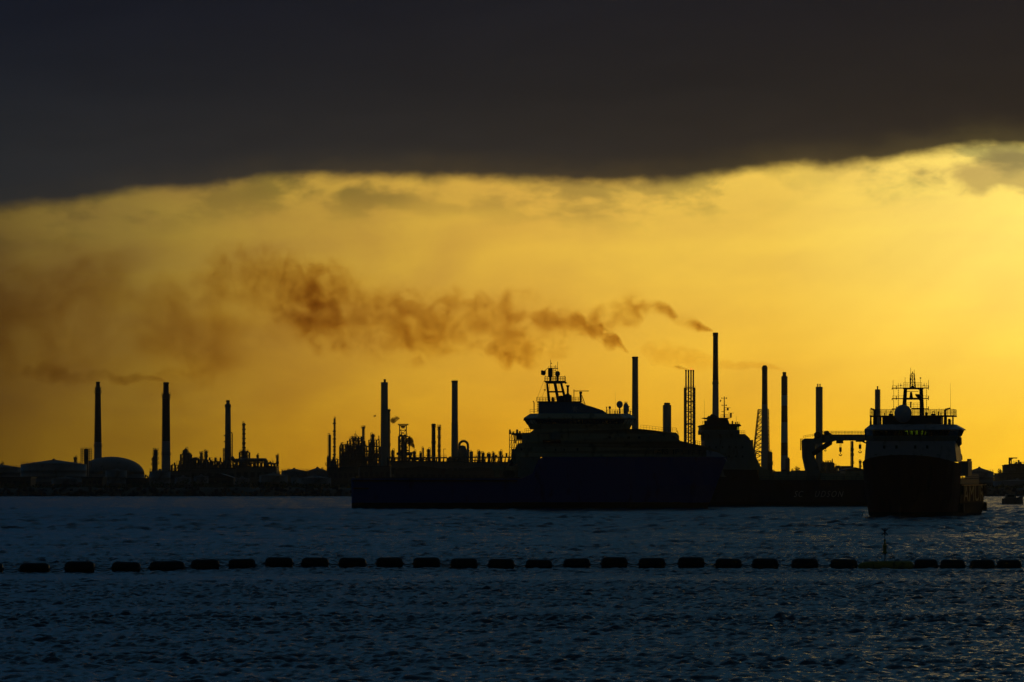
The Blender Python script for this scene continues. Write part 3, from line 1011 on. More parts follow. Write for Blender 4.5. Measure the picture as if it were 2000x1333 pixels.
# ladder pipes on the looped-pipe stack
Y = 2095
t = thing('pipe_loop', 'narrow pipe loop clamped to the right side of the medium stack', 'pipe', (X(453, Y), Y, 2.3))
m = MB()
m.tube([(X(453.6, Y), Y, Z(905, Y)), (X(453.6, Y), Y, Z(848, Y)), (X(452.5, Y), Y, Z(845, Y)), (X(450, Y), Y, Z(846, Y))], .28, 6)
z = Z(902, Y)
while z < Z(850, Y):
    m.cyl((X(449.5, Y), Y, z), (X(454, Y), Y, z), .16, .16, 4); z += 1.5
m.build('pipe', 'steel', t)
t = thing('pipe_loop', 'short ladder cage on the left side of the medium stack', 'ladder', (X(437.5, Y), Y, 2.3))
MB().frame(X(436, Y), X(439, Y), Y - 1, Y + 1, Z(910, Y), Z(876, Y), 1, 8, .16).build('ladder_cage', 'steel', t)
m = MB()
for py in (852, 864): m.box(X(437, Y), X(440.5, Y), Y - 1, Y + 1, Z(py, Y), Z(py, Y) + .5)
m.build('bracket', 'steel', t)

# ------------------------------------------------------------------ framed process units
G_U = 'open steel process structures'


def unit(x0, x1, top, Y, nx, nz, label, vessels=4, floors=True, seed=1, bot=930, r=.24, solid=0.35, name='process_structure', cat='structure', ny=2, dep=9):
    rs = random.Random(seed)
    k = Y / F
    t = thing(name, label, cat, (X((x0 + x1) / 2, Y), Y, 2.3), G_U)
    z0, z1 = 2.35, Z(top, Y)
    MB().frame(X(x0, Y), X(x1, Y), Y, Y + dep, z0, z1, nx, nz, r, ny=ny).build('steel_frame', 'steel', t)
    if floors:
        for q in range(1, nz + 1):
            if rs.random() < .8:
                a = rs.uniform(0, .25); b = rs.uniform(.7, 1)
                zz = z0 + (z1 - z0) * q / nz
                fl = MB().box(X(x0 + (x1 - x0) * a, Y), X(x0 + (x1 - x0) * b, Y), Y + .4, Y + dep - .4, zz + .02, zz + .5).build('floor', 'steel', t)
                MB().rail([(X(x0 + (x1 - x0) * a, Y), Y + .4, zz + .35), (X(x0 + (x1 - x0) * b, Y), Y + .4, zz + .35)], 1.1, 1.6, .06, 2).build('railing', 'steel', fl)
    for i in range(vessels):
        xx = X(rs.uniform(x0 + 1, x1 - 1), Y); rr = rs.uniform(.5, 1.3)
        za = z0 + (z1 - z0) * rs.choice([0, .2, .4, .6]); zb = min(za + rs.uniform(3, 9), z1 + 1.5)
        if rs.random() < .6:
            MB().lathe((xx, Y + dep * rs.uniform(.2, .8), za), [(rr * .5, 0), (rr, .4), (rr, zb - za - .5), (rr * .6, zb - za - .1), (.05, zb - za)], 12).build('vessel', 'stack_steel', t, smooth=True)
        else:
            ln = rs.uniform(2, 5)
            MB().cyl((xx - ln / 2, Y + 3, za + 1.5), (xx + ln / 2, Y + 3, za + 1.5), rr, rr, 12).build('drum', 'stack_steel', t, smooth=True)
    m = MB()
    for i in range(max(4, vessels * 2)):
        xx = X(rs.uniform(x0, x1), Y); yy = Y + rs.uniform(0, dep); zz = z0 + (z1 - z0) * rs.uniform(.2, 1.0)
        x2 = X(min(max(rs.uniform(x0, x1), x0), x1), Y)
        m.tube([(xx, yy, z0), (xx, yy, zz), (x2, yy, zz)], rs.uniform(.12, .3), 5)
    m.build('pipework', 'stack_steel', t)
    m = MB()
    for i in range(nx * 2):
        xx = X(rs.uniform(x0 + .5, x1 - .5), Y); yy = Y + rs.uniform(.5, dep - .5); hh = rs.choice([.6, .9, 1.4, 2.4])
        ww = rs.choice([.08, .12, .3, .55])
        m.cyl((xx, yy, z1), (xx, yy, z1 + hh), ww, ww * .8, 6)
        if rs.random() < .4: m.tube([(xx, yy, z1 + hh * .9), (xx + rs.uniform(-1.5, 1.5), yy, z1 + hh * .9)], .1, 4)
    m.build('vent', 'steel', t)
    return t


# the main structure left of the wide stack
unit(663, 742, 873, 2060, 12, 6, 'large open steel frame structure full of vessels left of the wide stack', 26, seed=3, solid=.6)
unit(678, 712, 862, 2062, 6, 7, 'raised middle tower of the large steel frame structure', 9, seed=4)
unit(683, 706, 858, 2064, 3, 8, 'upper cage deck with derrick on the large steel frame structure', 3, seed=5)
unit(720, 740, 860, 2066, 4, 7, 'caged right-hand tower of the large steel frame structure', 6, seed=6)
unit(664, 680, 870, 2058, 3, 7, 'left-hand end tower of the large steel frame structure', 6, seed=8)
# derrick on top
Y = 2065
t = thing('derrick', 'small derrick with a thin spike on top of the large steel frame', 'derrick', (X(695, Y), Y, Z(858, Y)))
m = MB()
m.cyl((X(692, Y), Y, Z(858, Y)), (X(692, Y), Y, Z(848, Y)), .16, .16, 4)
m.cyl((X(697, Y), Y, Z(858, Y)), (X(694.5, Y), Y, Z(848, Y)), .16, .16, 4)
m.cyl((X(692, Y), Y, Z(848, Y)), (X(696, Y), Y, Z(848, Y)), .14, .14, 4)
m.cyl((X(695.5, Y), Y, Z(849, Y)), (X(703, Y), Y, Z(858, Y)), .16, .16, 4)
m.cyl((X(692, Y), Y, Z(857, Y)), (X(696, Y), Y, Z(849, Y)), .12, .12, 4)
m.build('jib', 'steel', t)
MB().cyl((X(694.5, Y), Y, Z(858, Y)), (X(694.5, Y), Y, Z(842, Y)), .12, .08, 4).build('spike', 'steel', t)

# steaming tower
Y = 2110
t = unit(778, 799, 853, Y, 3, 7, 'lower caged part of the steaming tower right of the wide stack', 8, seed=9)
t = thing('flare_structure', 'lattice tower with a wide flat cap wrapped in dark steam', 'tower', (X(787, Y), Y, 2.3))
MB().frame(X(780.5, Y), X(793.5, Y), Y - 1, Y + 3, 2.4, Z(831, Y), 1, 12, .26).build('lattice', 'steel', t)
MB().box(X(777.5, Y), X(797.5, Y), Y - 3, Y + 5, Z(831, Y), Z(829, Y)).build('cap', 'steel', t)
MB().rail([(X(777.5, Y), Y - 3, Z(829.2, Y)), (X(797.5, Y), Y - 3, Z(829.2, Y))], .5, 1, .06, 1).build('railing', 'steel', t)
MB().cyl((X(787, Y), Y + 1, 2.4), (X(787, Y), Y + 1, Z(852, Y)), 1.3, 1.0, 10).build('riser', 'stack_steel', t, smooth=True)
MB().box(X(783, Y), X(791, Y), Y, Y + 2, Z(836, Y), Z(832, Y)).build('head_box', 'steel', t)

# railed tower at far left
Y = 2000
t = thing('cooling_tower', 'small flat-topped tower with stacked open galleries beside the leftmost stack', 'tower', (X(168, Y), Y, 2.3), G_U)
MB().box(X(164, Y), X(172, Y), Y, Y + 3, 2.4, Z(877.5, Y)).build('core', 'stack_steel', t)
for py in (878, 882.5, 887, 891.5, 896, 901):
    f = MB().box(X(158, Y), X(179, Y), Y - 1, Y + 4, Z(py, Y), Z(py, Y) + .25).build('gallery', 'steel', t)
    MB().rail([(X(158, Y), Y - 1, Z(py, Y)), (X(179, Y), Y - 1, Z(py, Y))], .8, .8, .07, 1).build('railing', 'steel', f)
m = MB()
for px in (158.5, 161, 175, 178.5): m.cyl((X(px, Y), Y - .8, 2.4), (X(px, Y), Y - .8, Z(878, Y)), .16, .16, 4)
m.cyl((X(168, Y), Y, Z(878, Y)), (X(168, Y), Y, Z(873.5, Y)), .1, .1, 4)
m.build('post', 'steel', t)

# furnaces and low frames left of centre
unit(352, 372, 888, 2058, 4, 4, 'squat caged furnace block right of the thick stack', 5, seed=12)
unit(374, 410, 899, 2060, 6, 3, 'low piped frame between furnace block and looped-pipe stack', 9, seed=13)
unit(334, 470, 909, 2070, 20, 2, 'long low pipe rack from the thick stack to the flare pipe', 14, seed=14)
unit(405, 432, 903, 2066, 6, 2, 'railed walkway frame just left of the looped-pipe stack', 4, seed=15)
unit(467, 486, 884, 2072, 4, 5, 'bushy pipe cluster at the foot of the tall slim flare pipe', 7, seed=16)
unit(454, 536, 905, 2068, 12, 2, 'long pipe bridge right of the looped-pipe stack', 12, seed=17)
Y = 2064
t = thing('transfer_line', 'thick raised pipe dropping in steps right of the looped-pipe stack', 'pipe', (X(490, Y), Y, 2.3))
m = MB().tube([(X(452, Y), Y, Z(893, Y)), (X(457, Y), Y, Z(900, Y)), (X(478, Y), Y, Z(899, Y)), (X(519, Y), Y, Z(899, Y)), (X(519, Y), Y, Z(915, Y))], 1.0, 10)
m.build('pipe', 'stack_steel', t, smooth=True)
m = MB()
for px in range(456, 522, 7): m.cyl((X(px, Y), Y, 2.4), (X(px, Y), Y, Z(900, Y)), .3, .3, 5)
m.build('trestle', 'steel', t)
t = thing('transfer_line', 'thin stepped pipe at the right end of the pipe bridge', 'pipe', (X(528, Y), Y, 2.3))
MB().tube([(X(519, Y), Y, Z(906, Y)), (X(534, Y), Y, Z(906, Y)), (X(536, Y), Y, Z(912, Y)), (X(536, Y), Y, 2.4)], .45, 8).build('pipe', 'stack_steel', t, smooth=True)
t = thing('transfer_line', 'arched pipe over the low piped frame', 'pipe', (X(382, Y), Y, 2.3))
MB().tube([(X(373, Y), Y, Z(912, Y)), (X(374, Y), Y, Z(899, Y)), (X(379, Y), Y, Z(895.5, Y)), (X(386, Y), Y, Z(896, Y)), (X(390, Y), Y, Z(900, Y)), (X(390, Y), Y, Z(912, Y))], .6, 8).build('pipe', 'stack_steel', t, smooth=True)

# rack from the wide stack to the blue ship
unit(757, 880, 895, 2118, 18, 2, 'long pipe rack between the wide stack and the plain straight stack', 22, seed=21, r=.3)
unit(882, 1000, 894, 2118, 18, 2, 'long pipe rack from the plain straight stack to the blue ship', 22, seed=22, r=.3)
unit(644, 664, 898, 2056, 4, 3, 'low frame at the foot of the twin thin columns', 6, seed=23)
unit(995, 1022, 848, 2060, 6, 8, 'tall dense scaffold rising behind the aft end of the blue ship superstructure', 2, seed=24, r=.2)
unit(1607, 1628, 905, 2130, 5, 3, 'rounded pipe cluster seen under the crane boom', 7, seed=25)
column(1615.5, 903, 4, 918, 2128, 'short bristling column rising from the cluster under the crane boom', plats=[(905, 1.4), (911, 2.2)])
unit(1627, 1641, 915, 2128, 3, 2, 'low humped frame right of the cluster under the crane boom', 5, seed=26)
unit(1500, 1508, 884, 2248, 2, 5, 'short ladder frame at the right foot of the two-tone stack', 1, seed=27)
unit(1536, 1542, 897, 2240, 2, 4, 'narrow caged ladder at the right foot of the banded stack', 1, seed=28)
Y = 2120
t = thing('lamp_mast', 'thin lamp mast above the rack between knobbly column and straight stack', 'lamp mast', (X(867, Y), Y, 2.3))
MB().tube([(X(866.5, Y), Y, 2.4), (X(866.5, Y), Y, Z(877.5, Y)), (X(869, Y), Y, Z(877.5, Y))], .13, 5).build('post', 'steel', t)
MB().box(X(868.5, Y), X(870.5, Y), Y - .3, Y + .3, Z(878, Y), Z(877, Y)).build('lamp_head', 'steel', t)

# blocks that close the works at ground level
G_B = 'low works buildings behind the shore'


def block(x0, x1, top, Y, label, mat='works', wins=0, pitched=False, name='works_building'):
    t = thing(name, label, 'building', (X((x0 + x1) / 2, Y), Y, 2.3), G_B)
    zt = Z(top, Y)
    MB().box(X(x0, Y), X(x1, Y), Y, Y + 18, 2.35, zt).build('wall', mat, t)
    m = MB()
    if pitched:
        m.prism([(X(x0, Y) - .4, zt + .02), (X((x0 + x1) / 2, Y), zt + 1.8), (X(x1, Y) + .4, zt + .02)], Y - .4, Y + 18.4)
    else:
        m.box(X(x0, Y) - .25, X(x1, Y) + .25, Y - .25, Y + 18.25, zt + .01, zt + .4)
    m.build('roof', 'dark', t)
    w = X(x1, Y) - X(x0, Y)
    for i in range(wins):
        xx = X(x0, Y) + w * (i + .5) / wins
        MB().box(xx - w / wins * .3, xx + w / wins * .3, Y - .06, Y + .02, 2.3 + (zt - 2.3) * .5, 2.3 + (zt - 2.3) * .75).build('window', 'dark', t)
    return t


block(640, 700, 915, 1900, 'long low shed in front of the large steel frame', wins=6)
block(700, 762, 912, 1920, 'flat-roofed building in front of the wide stack', wins=6)
block(762, 842, 902, 2100, 'flat building under the pipe rack right of the wide stack', mat='steel', wins=6)
block(842, 905, 903, 2098, 'flat building under the plain straight stack', mat='steel', wins=6)
block(905, 1020, 904, 2096, 'long building under the rack by the blue ship', mat='steel', wins=9)
block(1020, 1150, 909, 2090, 'dark long block hidden low behind the blue ship superstructure')
block(770, 880, 918, 1860, 'long waterfront warehouse behind the stern of the blue ship', pitched=True, wins=8)
block(880, 990, 920, 1850, 'pitched warehouse behind the blue ship deck crane', pitched=True, wins=8)
block(160, 200, 934, 1650, 'low pump house at the waterfront under the dome', wins=4)
block(246, 290, 936, 1650, 'low grey hut between the two pale upright tanks', wins=4)
block(406, 456, 934, 1690, 'low pitched store at the waterfront under the looped-pipe stack', pitched=True, wins=4)
block(1440, 1500, 922, 1900, 'flat building behind the dark ship', wins=5)
block(1552, 1612, 921, 1950, 'flat pale building behind the crane pedestal', wins=5)
block(1644, 1664, 912, 2120, 'square dark block at the foot of the thin column under the boom')
block(1640, 1700, 920, 2000, 'low shed between the square dark block and the bow-on ship', pitched=True, wins=4)
block(330, 372, 921, 2040, 'low block right of the thick stack', mat='steel', wins=3)
block(372, 460, 916, 2045, 'long block under the low pipe rack', mat='steel', wins=6)
block(460, 540, 913, 2050, 'long block under the pipe bridge', mat='steel', wins=6)
block(0, 60, 934, 1640, 'low shed at the waterfront in the left corner', wins=5)

# building with a jib crane at the right edge
Y = 2050
t = thing('jetty_crane', 'hammerhead jib crane standing on the works at the right edge', 'crane', (X(1972, Y), Y, Z(908, Y)))
MB().box(X(1970.5, Y), X(1973.5, Y), Y, Y + 1.2, Z(910, Y), Z(896, Y)).build('post', 'steel', t)
MB().box(X(1970.5, Y), X(1987, Y), Y, Y + 1, Z(896, Y), Z(894, Y)).prism([(X(1973, Y), Z(896.05, Y)), (X(1979, Y), Z(896.05, Y)), (X(1973, Y), Z(901, Y))], Y + .1, Y + .9).build('jib', 'steel', t)
unit(1966, 2012, 908, 2052, 7, 3, 'flat-topped works frame carrying the jib crane at the right edge', 12, seed=31)
block(1966, 2015, 910, 2060, 'dark block inside the works frame at the right edge', mat='steel')
block(1950, 2030, 926, 2040, 'long low building below the jib crane', wins=6)

# ================================================================== SHIPS
def wheelhouse_side(parent, Y0, Y1, px_edges, ztop, zbot, lean, seen=None, framemat='dark'):
    pass


def text(body, size, mat, parent, loc, rot, name='lettering', depth=.02, shear=0.0, sx=1.0, spacing=1.0, label=None):
    cu = bpy.data.curves.new(name, 'FONT')
    cu.body = body; cu.size = size; cu.extrude = depth; cu.shear = shear; cu.space_character = spacing
    cu.align_x = 'LEFT'
    tmp = bpy.data.objects.new(name + '_tmp', cu)
    COL.objects.link(tmp)
    dg = bpy.context.evaluated_depsgraph_get()
    me = bpy.data.meshes.new_from_object(tmp.evaluated_get(dg))
    bpy.data.objects.remove(tmp)
    me.materials.clear(); me.materials.append(M[mat])
    o = bpy.data.objects.new(name, me)
    COL.objects.link(o)
    o.parent = parent
    o.location = loc; o.rotation_euler = rot; o.scale = (sx, 1, 1)
    if label: o['label'] = label
    return o


def hull_x(stations, yc):
    """stations (x, ztop, half beam at deck, half beam at water); hull along x"""
    rings = []
    for x, zt, bt, bw in stations:
        rings.append([(x, yc - bt, zt), (x, yc - (bt * .55 + bw * .45), zt * .45), (x, yc - bw, .4), (x, yc - bw * .9, -1.6), (x, yc + bw * .9, -1.6),
                      (x, yc + bw, .4), (x, yc + (bt * .55 + bw * .45), zt * .45), (x, yc + bt, zt)])
    return rings


# ------------------------------------------------------------------ blue offshore ship (side on, bow to the right)
YA, YN, YF_ = 980.0, 970.5, 989.5
ax = lambda px, Y=YN: X(px, Y)
az_ = lambda py, Y=YN: Z(py, Y)
A = thing('offshore_ship', 'long blue-hulled offshore ship with cream superstructure and high bow, seen from the side', 'ship', (ax(1050), YA, 0))
zd, zu = az_(935), az_(893)
st = [(ax(686), zd, 8.2, 7.4), (ax(690), zd, 9.2, 8.6), (ax(720), zd, 9.5, 9.4), (ax(1018), zd, 9.5, 9.5), (ax(1040), zd + 1.2, 9.5, 9.5), (ax(1052), zu - .6, 9.5, 9.5), (ax(1060), zu, 9.5, 9.5), (ax(1240), zu, 9.4, 9.2),
      (ax(1310), zu, 8.6, 7.2), (ax(1355), zu + .05, 6.8, 4.2), (ax(1380), zu + .1, 5.2, .9)]
r = hull_x(st, YA)
# raked stem
xs_, z_ = ax(1424), az_(893)
r.append([(xs_, YA - .8, z_), (ax(1405), YA - .35, z_ * .5), (ax(1387), YA - .12, .4), (ax(1384), YA - .1, -1.6), (ax(1384), YA + .1, -1.6), (ax(1387), YA + .12, .4), (ax(1405), YA + .35, z_ * .5), (xs_, YA + .8, z_)])
hull = MB().loft(r).build('hull', 'hull_blue', A)
m = MB().box(ax(688), ax(1010), YN - .35, YN - .02, zd - .75, zd - .3)
m.box(ax(690), ax(720), YN - .3, YN - .02, zd - 2.6, zd - 2.2)
m.build('fender_strip', 'black', hull)
MB().box(ax(1000), ax(1330), YN - .12, YN + .02, 1.5, 1.62).build('draft_line', 'black', hull)
# cargo rail (bulwark) of the working deck
for yy in (YN + .3, YF_ - .6):
    MB().box(ax(700), ax(1015), yy, yy + .3, zd + .02, zd + .28).build('cargo_rail', 'dark', A)
m = MB().box(ax(690), ax(1015), YN + .7, YF_ - .9, zd + .01, zd + .12)
m.build('work_deck', 'green_deck', A)
# stern roller and posts
MB().cyl((ax(684.5), YA - 6, zd - .5), (ax(684.5), YA + 6, zd - .5), .8, .8, 14).build('stern_roller', 'steel', A, smooth=True)
m = MB()
for px, h in ((693, 1.1), (696, .7), (702, .5), (740, .7), (744, .9)):
    m.box(ax(px), ax(px + 2.2), YN + 1.2, YN + 2.2, zd, zd + h)
m.cyl((ax(692), YN + 2, zd + .8), (ax(700), YN + 2, zd + 1.0), .12, .12, 5)
m.build('mooring_gear', 'dark', A)
# main superstructure block, cream
main = [(1016, 893), (1016, 905), (1003, 905), (1000, 900), (1003, 884), (1008, 872), (1012, 866), (1019, 866), (1020, 846), (1036, 845), (1044, 838), (1250, 838), (1275, 840.5), (1300, 843.5), (1313, 848), (1330, 861),
        (1345, 865), (1372, 870), (1392, 876), (1412, 883), (1421, 889), (1422, 893)]
body = [(ax(a), az_(b) + (.02 if b == 893 else 0)) for a, b in main]
def tapered_block(mb, pts, yc, hb, bow0, bow1, hb1):
    """prism whose half width shrinks toward the bow"""
    def hw(x):
        t = min(max((x - bow0) / (bow1 - bow0), 0), 1)
        return hb + (hb1 - hb) * t ** 1.6
    b = len(mb.v); n = len(pts)
    for s in (-1, 1):
        mb.v += [(x, yc + s * hw(x), z) for x, z in pts]
    for i in range(n):
        j = (i + 1) % n
        mb.f.append((b + i, b + n + i, b + n + j, b + j))
    # side walls as horizontal strips toward the base line, avoiding concave ngons
    from mathutils.geometry import tessellate_polygon
    tris = tessellate_polygon([[Vector((x, z, 0)) for x, z in pts]])
    for a_, b_, c_ in tris:
        mb.f.append((b + a_, b + b_, b + c_)); mb.f.append((b + n + c_, b + n + b_, b + n + a_))
# insert points along straight runs so that the taper reads
def densify(pts, step=3.0):
    out = []
    for (x0, z0), (x1, z1) in zip(pts, pts[1:] + pts[:1]):
        n = max(1, int(abs(x1 - x0) / step))
        out += [(x0 + (x1 - x0) * i / n, z0 + (z1 - z0) * i / n) for i in range(n)]
    return out
m = MB(); tapered_block(m, densify(body), YA, 9.1, ax(1230), ax(1422), .7)
sup = m.build('superstructure', 'cream', A)
# dark recess and casing on the aft end
m = MB().box(ax(1012), ax(1056), YN + .6, YF_ - .6, zd + .12, az_(892.6)); m.build('deck_casing', 'bridge_grey', A)
m = MB().cyl((ax(1085), YN + .1, az_(853)), (ax(1085), YN + .5, az_(853)), 1.3, 1.3, 16); m.box(ax(1052), ax(1104), YN + .05, YN + .38, az_(847.5), az_(846))
m.build('rescue_boat_davit', 'bridge_grey', A)
rb = MB().loft([[(ax(1060 + i * 4.4), YN - .2 - .9 * math.sin(math.pi * (i + .6) / 10), az_(862)), (ax(1060 + i * 4.4), YN - .2, az_(866.5)), (ax(1060 + i * 4.4), YN + .38, az_(862)), (ax(1060 + i * 4.4), YN + .1, az_(859))] for i in range(9)])
rb.build('rescue_boat', 'orange', A)
for px, py, w, h in ((1191, 855, 5, 4), (1228, 855, 5, 4), (1249, 855, 5, 4), (1270, 855, 5, 4), (1085, 879, 1.6, 3), (1102, 879, 1.6, 3), (1128, 878, 3, 5), (1018.5, 878, 2.4, 4)):
    yy = YA - 9.1 - .0
    t_ = min(max((ax(px) - ax(1230)) / (ax(1422) - ax(1230)), 0), 1)
    yy = YA - (9.1 + (.7 - 9.1) * t_ ** 1.6)
    f = MB().box(ax(px - w / 2 - .5), ax(px + w / 2 + .5), yy - .09, yy + .3, az_(py + h / 2 + .5), az_(py - h / 2 - .5)).build('window', 'bridge_grey', A)
    MB().box(ax(px - w / 2), ax(px + w / 2), yy - .12, yy - .05, az_(py + h / 2), az_(py - h / 2)).build('pane', 'dark_letter', f)
# hull name, half legible
def a_side_y(px):
    t_ = min(max((ax(px) - ax(1230)) / (ax(1422) - ax(1230)), 0), 1)
    return YA - (9.1 + (.7 - 9.1) * t_ ** 1.6)
for word, p0, p1 in (('I AFS', 1274, 1306), ('IF', 1314, 1327), ('V I F T', 1332, 1372)):
    ya, yb = a_side_y(p0), a_side_y(p1)
    ang = math.atan2(yb - ya, ax(p1) - ax(p0))
    o = text(word, 1.75, 'dark_letter', A, (0, 0, 0), (math.radians(90), 0, ang), label='dark half-legible lettering on the cream bow plating')
    w = max(v.co.x for v in o.data.vertices)
    o.scale = ((math.hypot(yb - ya, ax(p1) - ax(p0))) / w, 1, 1)
    o.location = (ax(p0) - A.location.x, ya - .14 - YA, az_(887.5 if p0 < 1330 else 889))
# bulwark cap at the bow (pale)
m = MB()
bx = [1382, 1395, 1405, 1413, 1419, 1424]
bz = [879, 881.5, 884, 887.5, 892, 900]
for i in range(5):
    w0 = a_side_y(bx[i]) - .25; w1 = a_side_y(bx[i + 1]) - .2
    k = len(m.v)
    m.v += [(ax(bx[i]), w0, az_(bz[i])), (ax(bx[i + 1]), w1, az_(bz[i + 1])), (ax(bx[i + 1]), w1 - .1, az_(896 if i < 4 else 903)), (ax(bx[i]), w0 - .1, az_(896))]
    m.v += [(a, b + .25, c) for a, b, c in m.v[-4:]]
    m.f += [(k, k + 1, k + 2, k + 3), (k + 4, k + 7, k + 6, k + 5), (k, k + 4, k + 5, k + 1), (k + 3, k + 2, k + 6, k + 7), (k, k + 3, k + 7, k + 4), (k + 1, k + 5, k + 6, k + 2)]
m.build('bow_bulwark', 'white', A)

# bridge: leaning window band with real panes on both sides
zb0, zb1 = az_(837.9), az_(818.5)
zs = az_(828)          # sill
wl0, wl1 = ax(1025.5), ax(1240)          # at the top
bl0, bl1 = ax(1036), ax(1231)            # at the bottom
m = MB()
def ring(xl, xr, yn, yf, z, c=2.5):
    return [(xl + c, yn, z), (xr - c, yn, z), (xr, yn + c, z), (xr, yf - c, z), (xr - c, yf, z), (xl + c, yf, z), (xl, yf - c, z), (xl, yn + c, z)]
lo = ring(bl0, bl1, YN + .6, YF_ - .6, zb0); si = ring(bl0 + (wl0 - bl0) * .5, bl1 + (wl1 - bl1) * .5, YN - .1, YF_ + .1, zs)
hi = ring(wl0, wl1, YN - 1.0, YF_ + 1.0, zb1)
MB().loft([lo, si]).build('bridge_base', 'cream', A)
bd = MB().loft([ring(wl0 - .3, wl1 + .3, YN - 1.3, YF_ + 1.3, zb1, 3), ring(wl0 - .3, wl1 + .3, YN - 1.3, YF_ + 1.3, zb1 + .25, 3),
                ring(wl0 + 1.2, wl1 - 1.2, YN + .2, YF_ - .2, az_(808), 3)]).build('bridge_roof', 'cream', A)
MB().loft([ring(wl0 - .35, wl1 + .35, YN - 1.35, YF_ + 1.35, zb1 - .22, 3), ring(wl0 - .35, wl1 + .35, YN - 1.35, YF_ + 1.35, zb1 - .01, 3)]).build('eyebrow', 'dark', bd)
# mullions and panes
def lerp3(a, b, t): return tuple(a[i] + (b[i] - a[i]) * t for i in range(3))
mm = MB(); nside = {0: 36, 1: 3, 2: 9, 3: 3, 4: 36, 5: 3, 6: 9, 7: 3}
for sd in range(8):
    a0, a1 = si[sd], si[(sd + 1) % 8]; b0, b1 = hi[sd], hi[(sd + 1) % 8]
    n = nside[sd]
    for i in range(n):
        p, q = lerp3(a0, a1, i / n), lerp3(b0, b1, i / n)
        MB().cyl(p, (q[0], q[1], q[2] - .2), .10, .10, 5).build('window_post', 'dark', A)
        if sd in (0, 4) and not (8 <= i <= 18 or i in (21, 24, 25)):
            pass
        p2, q2 = lerp3(a0, a1, (i + 1) / n), lerp3(b0, b1, (i + 1) / n)
        g_ = MB(); g_.v = [p, p2, (q2[0], q2[1], q2[2] - .2), (q[0], q[1], q[2] - .2)]; g_.f = [(0, 1, 2, 3)]
        c = Vector(g_.v[0])
        # give the pane thickness along its normal
        nrm = (Vector(p2) - Vector(p)).cross(Vector(q) - Vector(p)).normalized() * .04
        g_.v += [tuple(Vector(v) + nrm) for v in g_.v]; g_.f += [(4, 7, 6, 5), (0, 4, 5, 1), (1, 5, 6, 2), (2, 6, 7, 3), (3, 7, 4, 0)]
        g_.build('pane', 'glass', A)
# what stands inside the bridge: partitions, consoles, chairs, blinds
m = MB()
m.box(ax(1069), ax(1131), YA - 3, YA + 3, zb0, zb1 - .1)
m.box(ax(1154), ax(1161), YA - 2, YA + 2, zb0, zb1 - .1)
m.box(ax(1049), ax(1056), YA - 5, YA + 5, zb0, zb1 - .1)
for px in (1142, 1171, 1186, 1200, 1215, 1226):
    m.box(ax(px), ax(px + 2.5), YA - 1, YA + 1, zs, zs + random.uniform(.5, 1.1))
for px in (1136, 1178, 1206): m.box(ax(px), ax(px + 3), YF_ - 1.0, YF_ - .8, zs + .3, zb1 - .15)
m.box(ax(1131), ax(1228), YA + 4, YA + 5, zb0, zs + .22)
m.build('bridge_interior', 'dark', A)
# deck house with star (blue) above the bridge
z8 = az_(808)
dh = [(1052, 808), (1052, 786), (1090, 785), (1112, 785), (1136, 786), (1143, 790), (1160, 795), (1178, 801), (1186, 807), (1187, 808)]
casing = MB().prism([(ax(a), az_(b) + (.02 if b == 808 else 0)) for a, b in dh], YA - 5, YA + 5).build('funnel_casing', 'blue', A)
sc = (ax(1123.5), az_(798)); pts = []
for i in range(14):
    a = math.pi / 2 + 2 * math.pi * i / 14
    rr = .95 if i % 2 == 0 else .42
    pts.append((sc[0] + rr * math.cos(a), sc[1] + rr * math.sin(a)))
m = MB(); k = len(m.v)
m.v = [(p[0], YA - 5.06, p[1]) for p in pts] + [(sc[0], YA - 5.06, sc[1])] + [(p[0], YA - 5.0, p[1]) for p in pts]
for i in range(14):
    m.f.append((i, (i + 1) % 14, 14)); m.f.append((i, 15 + i, 15 + (i + 1) % 14, (i + 1) % 14))
m.build('star_emblem', 'letter', casing, label='pale seven-pointed star')
m = MB().box(ax(1050), ax(1137), YA - 5.3, YA + 5.3, az_(785) + .01, az_(785) + .2); m.build('mast_deck', 'dark', A)
rl = MB().rail([(ax(1049), YA - 5.2, az_(785) + .2), (ax(1137), YA - 5.2, az_(785) + .2)], 1.0, .75, .045, 2)
rl.rail([(ax(1049), YA + 5.2, az_(785) + .2), (ax(1137), YA + 5.2, az_(785) + .2)], 1.0, .75, .045, 2)
rl.rail([(ax(1049), YA - 5.2, az_(785) + .2), (ax(1049), YA + 5.2, az_(785) + .2)], 1.0, 1.2, .045, 2)
rl.build('mast_deck_railing', 'dark', A)
m = MB().rail([(ax(1187), YN + .5, z8), (ax(1236), YN + .5, z8)], 1.0, 1.2, .04, 2)
m.rail([(ax(1035), YN + .5, z8), (ax(1052), YN + .5, z8)], 1.0, 1.0, .045, 2).rail([(ax(1187), YF_ - .5, z8), (ax(1236), YF_ - .5, z8)], 1.0, 1.2, .04, 2)
m.build('bridge_top_railing', 'dark', A)
m = MB().rail([(ax(1252), YA - 7.5, az_(838.2)), (ax(1275), YA - 7, az_(840.6)), (ax(1300), YA - 6.4, az_(843.6))], 1.0, .8, .035, 2)
m.rail([(ax(1300), YA - 6, az_(843.6)), (ax(1322), YA - 5.5, az_(843.8)), (ax(1327), YA - 5, az_(855))], 1.0, .9, .045, 2)
m.rail([(ax(1357), YA - 4.2, az_(867.5)), (ax(1376), YA - 3.2, az_(871))], .95, .55, .05, 2)
m.build('foredeck_railing', 'dark', A)
m = MB().rail([(ax(1025), YN + 1, az_(846)), (ax(1036), YN + 1, az_(845))], 1.0, .5, .05, 2); m.build('aft_railing', 'dark', A)
